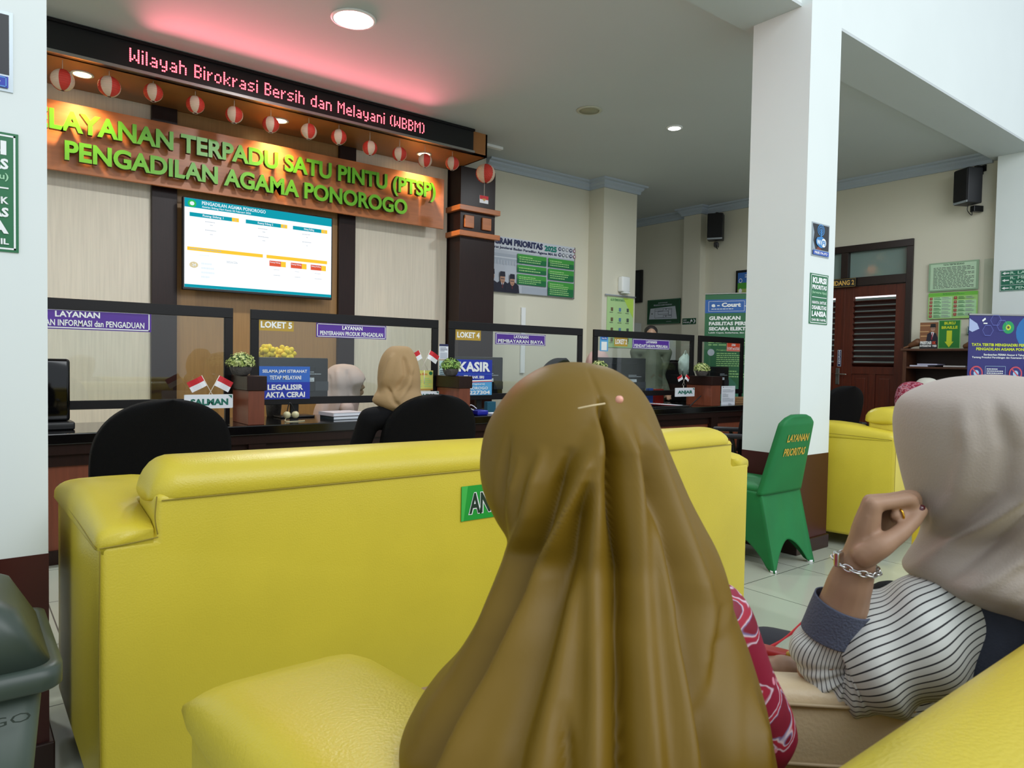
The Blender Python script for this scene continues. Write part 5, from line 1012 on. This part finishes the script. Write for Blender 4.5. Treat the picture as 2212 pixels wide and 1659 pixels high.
# --- woman in the grey headscarf, hand at her chin
hd = atD(2148, 985, 1.03); az = -.05; hip = V3(hd.x+.03, .44, .53); J = joints(hd, az, hip, .17)
Ls = atD(2062, 1335, 1.03); Le = atD(1782, 1462, 1.05); Lw = atD(1853, 1212, 1.0); J['s'][0] = Ls; J['e'][0] = Le; J['w'][0] = Lw; J['nohand'] = 0; J['nosleeve'] = 0
J['e'][1] = atD(1850, 1500, 1.22); J['w'][1] = atD(1688, 1446, 1.16); J['short'] = 1
PX_ = lambda x, y, D: atD(x, y, D)
def handL(b):
    W = Lw
    mc = [((1886, 1090, .975), (1968, 1080, .98), (1962, 1106, .985), (1934, 1113, .98)), ((1882, 1084, .998), (1974, 1073, 1.0), (1970, 1104, 1.005), (1934, 1120, 1.0)),
          ((1884, 1086, 1.02), (1968, 1076, 1.025), (1962, 1108, 1.025), (1928, 1124, 1.02)), ((1888, 1098, 1.04), (1956, 1090, 1.042), (1958, 1112, 1.04), (1938, 1122, 1.035))]
    for i, f in enumerate(mc):
        K, P1, P2, T = [PX_(*q) for q in f]; w0 = W+(K-W)*.02; b.tube([w0, W.lerp(K, .5)+V3(0, 0, 0), K], [.023, .0185, .0125], SKIN, 10, 4)
        s_ = (1, 1.02, .96, .84)[i]; b.tube([K, K.lerp(P1, .5), P1, P2, T], [.0108*s_, .0098*s_, .0098*s_, .0085*s_, .0075*s_], SKIN, 10, 4)
    b.tube([PX_(1868, 1200, .975), PX_(1898, 1182, .966), PX_(1936, 1158, .968), PX_(1968, 1130, .975), PX_(1991, 1103, .982)], [.018, .0165, .0125, .0105, .0085], SKIN, 12, 5)
    b.tube([W, PX_(1880, 1165, .99)], [.022, .018], SKIN, 12, 4); b.tube([W, PX_(1890, 1150, 1.03), PX_(1912, 1112, 1.035), PX_(1940, 1104, 1.035)], [.02, .022, .02, .014], SKIN, 12, 4)
    b.tube([atD(1812, 1330, 1.022), Lw.lerp(atD(1812, 1330, 1.022), .5), Lw], [.034, .031, .0245], SKIN, 14, 6)
gr = seated('person', 'woman in a grey headscarf and striped shirt resting her chin on her hand', hd, az, hip, .44, J, NAVYC, M('dark_trousers', '20232c', .8), voxel=.0028, extra=handL)
# nail, ring, bracelet
nl = B(); p = PX_(1987, 1101, .979); nl.ball(p, (.0055, .0055, .0085), M('dark_red_nail', '4a0d16', .15, spec=.7), 8, None, (CR*.7+CU*.6).to_track_quat('Z', 'Y')); nl.build('thumb_nail', gr)
p0, p1 = PX_(1934, 1086, .98), PX_(1944, 1085, .98)
rg = B(); qa, qb = PX_(1962, 1106, .985), PX_(1934, 1113, .98); dd = (qb-qa).normalized(); n1 = dd.orthogonal().normalized(); n2 = dd.cross(n1); cc = qa.lerp(qb, .75); rg.tube([cc+n1*.0092*math.cos(q)+n2*.0092*math.sin(q) for q in [2*PI*k/14 for k in range(15)]], .0016, M('gold_ring', 'd9a93c', .2, 1), 8, 2, caps=False); rg.build('finger_ring', gr)
ctr = PX_(1849, 1218, .998); axis = (Lw-atD(1812, 1330, 1.022)).normalized(); a1 = axis.orthogonal().normalized(); a2 = axis.cross(a1); b = B()
for k in range(18):
    a = 2*PI*k/18; d = a1*math.cos(a)+a2*math.sin(a); c = ctr+d*.0295; tg = (-a1*math.sin(a)+a2*math.cos(a)); wv = axis if k % 2 else d
    b.tube([c+tg*(.0075*math.cos(q))+wv*(.0042*math.sin(q)) for q in [2*PI*j/8 for j in range(9)]], .0014, CHROME, 6, 2, caps=False)
q = PX_(1812, 1208, .985); b.box(-.008, .008, -.004, .004, -.01, .01, CHROME, .002, 2, Matrix.Translation(q)); b.build('bracelet', gr)
# striped sleeve, ribbed cuff, back yoke
def wrk(t, q): return .008*math.sin(9*t*PI+2*math.sin(q))*(.3+.9*t)*max(0, math.cos(q-1.2))+.004*math.sin(q*3+t*9)+.0035*math.sin(t*95+2.5*math.sin(q+.6))*math.exp(-((t-.70)/.12)**2)+.005*math.sin(t*38+3*math.cos(q))*math.exp(-((t-.35)/.2)**2)
sl = [atD(2098, 1315, 1.05), atD(2040, 1340, 1.04), atD(1960, 1390, 1.03), atD(1880, 1425, 1.035), atD(1832, 1443, 1.045), atD(1794, 1440, 1.05), atD(1784, 1408, 1.045), atD(1796, 1368, 1.035)]
uvtube(sl, [.066, .078, .088, .083, .070, .052, .044, .0415], STRIPE, 'striped_sleeve', gr, 96, 24, wrk, 0.0)
rib = M('ribbed_navy_knit', '545b70', .9, bump=.3, bscale=300)
uvtube([atD(1794, 1372, 1.035), atD(1804, 1345, 1.03), atD(1822, 1302, 1.022)], [.042, .041, .0405], rib, 'ribbed_cuff', gr, 96, 10)
uvtube([atD(1880, 1500, 1.06), atD(1980, 1490, 1.04), atD(2080, 1440, 1.03)], [.05, .062, .06], STRIPE, 'shirt_side', gr, 64, 10, lambda t, q: .003*math.sin(q*4+t*5), 0)
lv = [(2143, 2153, 809, 1.03, 1), (2115, 2185, 811, 1.03, 1), (2060, 2240, 819, 1.03, 1), (2008, 2295, 838, 1.03, 1), (1968, 2330, 866, 1.03, 1), (1955, 2345, 905, 1.03, 1), (1957, 2352, 960, 1.03, 1), (1966, 2352, 1010, 1.03, 1), (1977, 2348, 1060, 1.03, .98), (1990, 2345, 1105, 1.03, .95), (2012, 2345, 1150, 1.03, .9), (2006, 2352, 1185, 1.025, .88),
      (1985, 2370, 1225, 1.02, .86), (1978, 2400, 1250, 1.02, .84), (2000, 2430, 1272, 1.02, .84), (2050, 2450, 1300, 1.02, .84), (2120, 2470, 1330, 1.02, .84)]
fo = [([(2240, 960), (2190, 1050), (2120, 1130), (2050, 1200), (1995, 1255)], .014, 22), ([(2260, 1000), (2215, 1080), (2150, 1150), (2090, 1215), (2040, 1270)], -.014, 22), ([(2280, 1040), (2240, 1110), (2190, 1180), (2130, 1240), (2100, 1290)], .013, 24), ([(2150, 860), (2175, 950), (2165, 1040), (2110, 1110), (2050, 1170), (2005, 1215)], -.009, 24),
      ([(2100, 870), (2110, 960), (2095, 1050), (2060, 1120), (2030, 1165)], .007, 26), ([(2300, 1100), (2260, 1180), (2210, 1240), (2190, 1300)], -.012, 22), ([(2030, 1080), (2035, 1130), (2022, 1165)], -.006, 12)]
sc = drape(lv, GREYH, fo, (hd+V3(0, 0, -.02), .05, .42, .10), 160, 150, 1.0, 1.35); finish(sc, 'headscarf', gr, .004)
# things beside her
t = thing('handbag', 'cream leather handbag with piped edges between the two women on the near sofa', 'handbag', (0, 0, 0)); BAG = M('cream_leather', 'c9b694', .45, bump=.1, bscale=180)
A_ = atD(1690, 1560, .98); X = Matrix.Translation(V3(A_.x+.10, A_.y+.01, 0)) @ Matrix.Rotation(-.75, 4, 'Z')
zt = atD(1740, 1513, .97).z; part(B().box(-.16, .17, -.05, .025, zt-.125, zt, BAG, .022, 5, X), 'bag_body', t)
def ringrect(z): return [X @ Vector(q) for q in ((-.15, -.053, z), (.16, -.053, z), (.173, -.04, z), (.173, .018, z), (.16, .028, z), (-.15, .028, z), (-.163, .018, z), (-.163, -.04, z), (-.15, -.053, z))]
for z in (zt-.02, zt-.105): part(B().tube(ringrect(z), .003, M('cream_piping', 'b09c7a', .45), 6, 2, caps=False), 'piping', t)
t = thing('document_pouch', 'clear document pouch with a red zip edge held in her lap', 'pouch', (0, 0, 0)); q = [atD(1655, 1405, 1.32), atD(1735, 1350, 1.32), atD(1790, 1400, 1.25), atD(1690, 1445, 1.22)]
CP = M('clear_pouch', 'b5c2b0', .2, spec=.6); b = B(); b.loft([[p+V3(0, 0, h) for p in q] for h in (-.006, .0)], CP, True, False); part(b, 'sleeve', t); part(B().tube([q[0]+V3(0, 0, .002), q[0].lerp(q[1], .5)+V3(0, 0, -.004), q[1]+V3(0, 0, .004)], .004, RED, 8, 5), 'red_zip', t)
t = thing('purse', 'small red purse with a metal clasp beside the document pouch', 'purse', (0, 0, 0)); p = atD(1680, 1408, 1.2); X = Matrix.Translation(p) @ Matrix.Rotation(-.6, 4, 'Z') @ Matrix.Rotation(.25, 4, 'Y')
part(B().box(-.035, .035, -.02, .02, -.03, .004, M('red_leather', 'b01a1a', .35), .008, 4, X), 'purse_body', t); part(B().ball(X @ V3(.01, -.018, .006), .005, GOLD, 8), 'clasp', t)
t = thing('shoulder_bag', 'black bag with a grey buckle beyond the striped sleeve', 'bag', (0, 0, 0)); p = atD(1925, 1300, 1.4); X = Matrix.Translation(p)
part(B().ball(p+V3(0, 0, -.03), (.075, .06, .07), BLKFAB, 14), 'bag_body', t); part(B().box(-.03, .02, -.065, -.055, -.02, .01, GREYP, .003, 2, X @ Matrix.Rotation(.4, 4, 'Y')), 'buckle', t)

# --- customer in the tan headscarf
hd = atD(862, 815, 3.62); az = .12; hip = V3(hd.x+.03, hd.y+.02, .56); J = joints(hd, az, hip, .17)
tn = seated('person', 'woman in a tan headscarf and black dress seated at the LOKET 5 counter', hd, az, hip, .5, J, BLKCL, BLKCL, voxel=.009)
lv = [(860, 866, 747, 3.62, 1), (843, 884, 750, 3.62, 1), (828, 896, 765, 3.62, 1), (819, 904, 788, 3.62, 1), (816, 908, 815, 3.62, 1), (816, 908, 840, 3.62, .95), (808, 912, 856, 3.6, .85), (806, 922, 868, 3.6, .8), (822, 918, 880, 3.58, .75), (846, 890, 893, 3.56, .7)]
fo = [([(850, 765), (838, 800), (826, 845)], .02, 8), ([(872, 770), (880, 810), (850, 850)], -.02, 8), ([(888, 790), (880, 830), (858, 868)], .022, 7), ([(838, 835), (850, 862), (868, 885)], -.018, 6)]
finish(drape(lv, TANH, fo, (hd, az, .5, .09), 90, 80, .15, .8), 'headscarf', tn)
# --- officer in a dusty pink headscarf bending over the desk
hd = atD(758, 828, 6.05); az = 1.9; hip = V3(hd.x-.12, hd.y+.12, .52); J = joints(hd, az, hip, .16, None, None)
J['s'] = [hd+V3(-.14, .16, -.2), hd+V3(-.1, -.14, -.2)]; J['e'] = [J['s'][0]+V3(.04, .02, -.22), J['s'][1]+V3(.06, .0, -.2)]; J['w'] = [J['e'][0]+V3(.2, -.03, .03), J['e'][1]+V3(.2, .03, .03)]
J['k'] = [hip+V3(.3, .1, 0), hip+V3(.3, -.1, 0)]; J['a'] = [V3(k.x, k.y, .1) for k in J['k']]
pk = seated('person', 'officer in a dusty pink headscarf bending her head behind the LOKET 5 glass', hd, az, hip, .46, J, PINKH, BLKCL, voxel=.009, pd=.45, hs=1.2)
lv = [(738, 746, 786, 6.05, 1), (722, 764, 789, 6.05, 1), (708, 778, 799, 6.05, .9), (701, 787, 812, 6.05, .9), (698, 789, 826, 6.05, .9), (696, 782, 842, 6.05, .9), (690, 778, 860, 6.05, .9), (680, 772, 885, 6.05, .9), (676, 768, 910, 6.05, .9)]
finish(drape(lv, PINKH, [([(730, 795), (735, 840), (728, 900)], .03, 8), ([(750, 800), (758, 850), (745, 905)], -.03, 7), ([(712, 810), (712, 850), (704, 905)], -.02, 6)], (hd+V3(.02, -.02, -.04), az, .85, .085), 90, 70, .15, .7), 'headscarf', pk)
# --- officer glimpsed between the windows
hd = atD(1292, 798, 8.0); az = -2.6; hip = V3(hd.x, hd.y+.05, .52)
p2 = seated('person', 'officer in a pale pink headscarf glimpsed between the LOKET 4 and LOKET 2 windows', hd, az, hip, .46, joints(hd, az, hip, .16), PINKH, BLKCL, voxel=.011)
finish(drape([(1288, 1296, 757, 8.0, 1), (1276, 1308, 761, 8.0, 1), (1266, 1318, 778, 8.0, 1), (1264, 1320, 800, 8.0, 1), (1262, 1322, 822, 8.0, .9), (1252, 1334, 850, 8.0, .8), (1250, 1336, 880, 8.0, .8)], M('pale_pink_scarf', 'c9a8a4', .7), [([(1275, 765), (1272, 800), (1266, 860)], .03, 5)], (hd, az, .6, .09), 64, 40), 'headscarf', p2)
# --- man standing far in the alcove
hd = atD(1407, 724, 8.6); az = -2.3; hip = V3(hd.x, hd.y, .85); J = joints(hd, az, hip, .2); J['k'] = [hip+V3(-.1, 0, -.4), hip+V3(.1, 0, -.4)]; J['a'] = [V3(k.x, k.y, .1) for k in J['k']]
J['e'] = [J['s'][0]+V3(-.04, 0, -.28), J['s'][1]+V3(.04, 0, -.28)]; J['w'] = [J['e'][0]+V3(0, -.05, -.22), J['e'][1]+V3(0, -.05, -.22)]
for q_ in (0, 1): J['e'][q_] = J['e'][q_].lerp(V3(hd.x, hd.y, J['e'][q_].z), .25)
mn = seated('person', 'dark haired man in a grey green uniform standing far behind the LOKET 2 window', hd, az, hip, .5, J, UNIF, UNIF, voxel=.012, bulk=1.5)
B().ball(hd+V3(.025, .03, .05), (.078, .085, .07), M('black_hair', '17110f', .6), 12).build('hair', mn)
# --- two women on the far sofa
for (xc, y, D, mt, lbl, w_) in ((1972, 866, 6.35, BATIK, 'woman in a red patterned headscarf sitting on the far yellow sofa', 35), (2003, 858, 6.8, M('cream_scarf', 'c9c6ba', .7), 'woman in a cream headscarf just beyond the red patterned headscarf', 29)):
    hd = atD(xc, y, D); az = .15; hip = V3(hd.x, hd.y+.08, .53)
    pr = seated('person', lbl, hd, az, hip, .44, joints(hd, az, hip, .16), mt, BLKCL, voxel=.011)
    finish(drape([(xc-5, xc+5, y-42, D, 1), (xc-w_*.55, xc+w_*.55, y-38, D, 1), (xc-w_*.85, xc+w_*.85, y-26, D, 1), (xc-w_, xc+w_, y-5, D, 1), (xc-w_, xc+w_, y+20, D, .95), (xc-w_*1.3, xc+w_*1.3, y+50, D, .8), (xc-w_*1.5, xc+w_*1.5, y+80, D, .75)], mt, [], (hd, az, .5, .09), 64, 40), 'headscarf', pr)
# chairs of the staff side
for (xc, yt, D, l) in ((1193, 773, 7.7, 'dark office chair behind the LOKET 4 glass'), (1462, 778, 8.9, 'blue grey office chair behind the LOKET 2 glass')):
    p = atD(xc, yt, D); c = dup(c1, (p.x, p.y, p.z-1.03), .2 if xc < 1300 else 2.6); c['label'] = l; c['group'] = 'office chairs on the staff side'
t = thing('plastic_bag', 'crumpled clear plastic bag hanging at the right of the LOKET 2 window', 'bag', atD(1480, 785, 8.3)); b = B(); rr = random.Random(5); PB = M('thin_plastic', 'c5d8cf', .15, spec=.8)
b.ball((0, 0, -.02), (.11, .05, .13), PB, 12)
for v in b.bm.verts: v.co *= rr.uniform(.75, 1.15)
part(b, 'bag_body', t); part(B().tube([(-.03, 0, .08), (0, 0, .15), (.03, 0, .08)], .004, PB, 6), 'handle', t)
p = atY(1129, 700, YB-.01); q = atY(1129, 806, YB-.01); tag(B().box(p.x-.03, p.x+.035, YB-.025, YB-.001, q.z, p.z+.2, WHT, .003, 2).build('cable_trunking'), 'white vertical cable trunking on the back wall seen through the LOKET 4 glass', 'trunking')
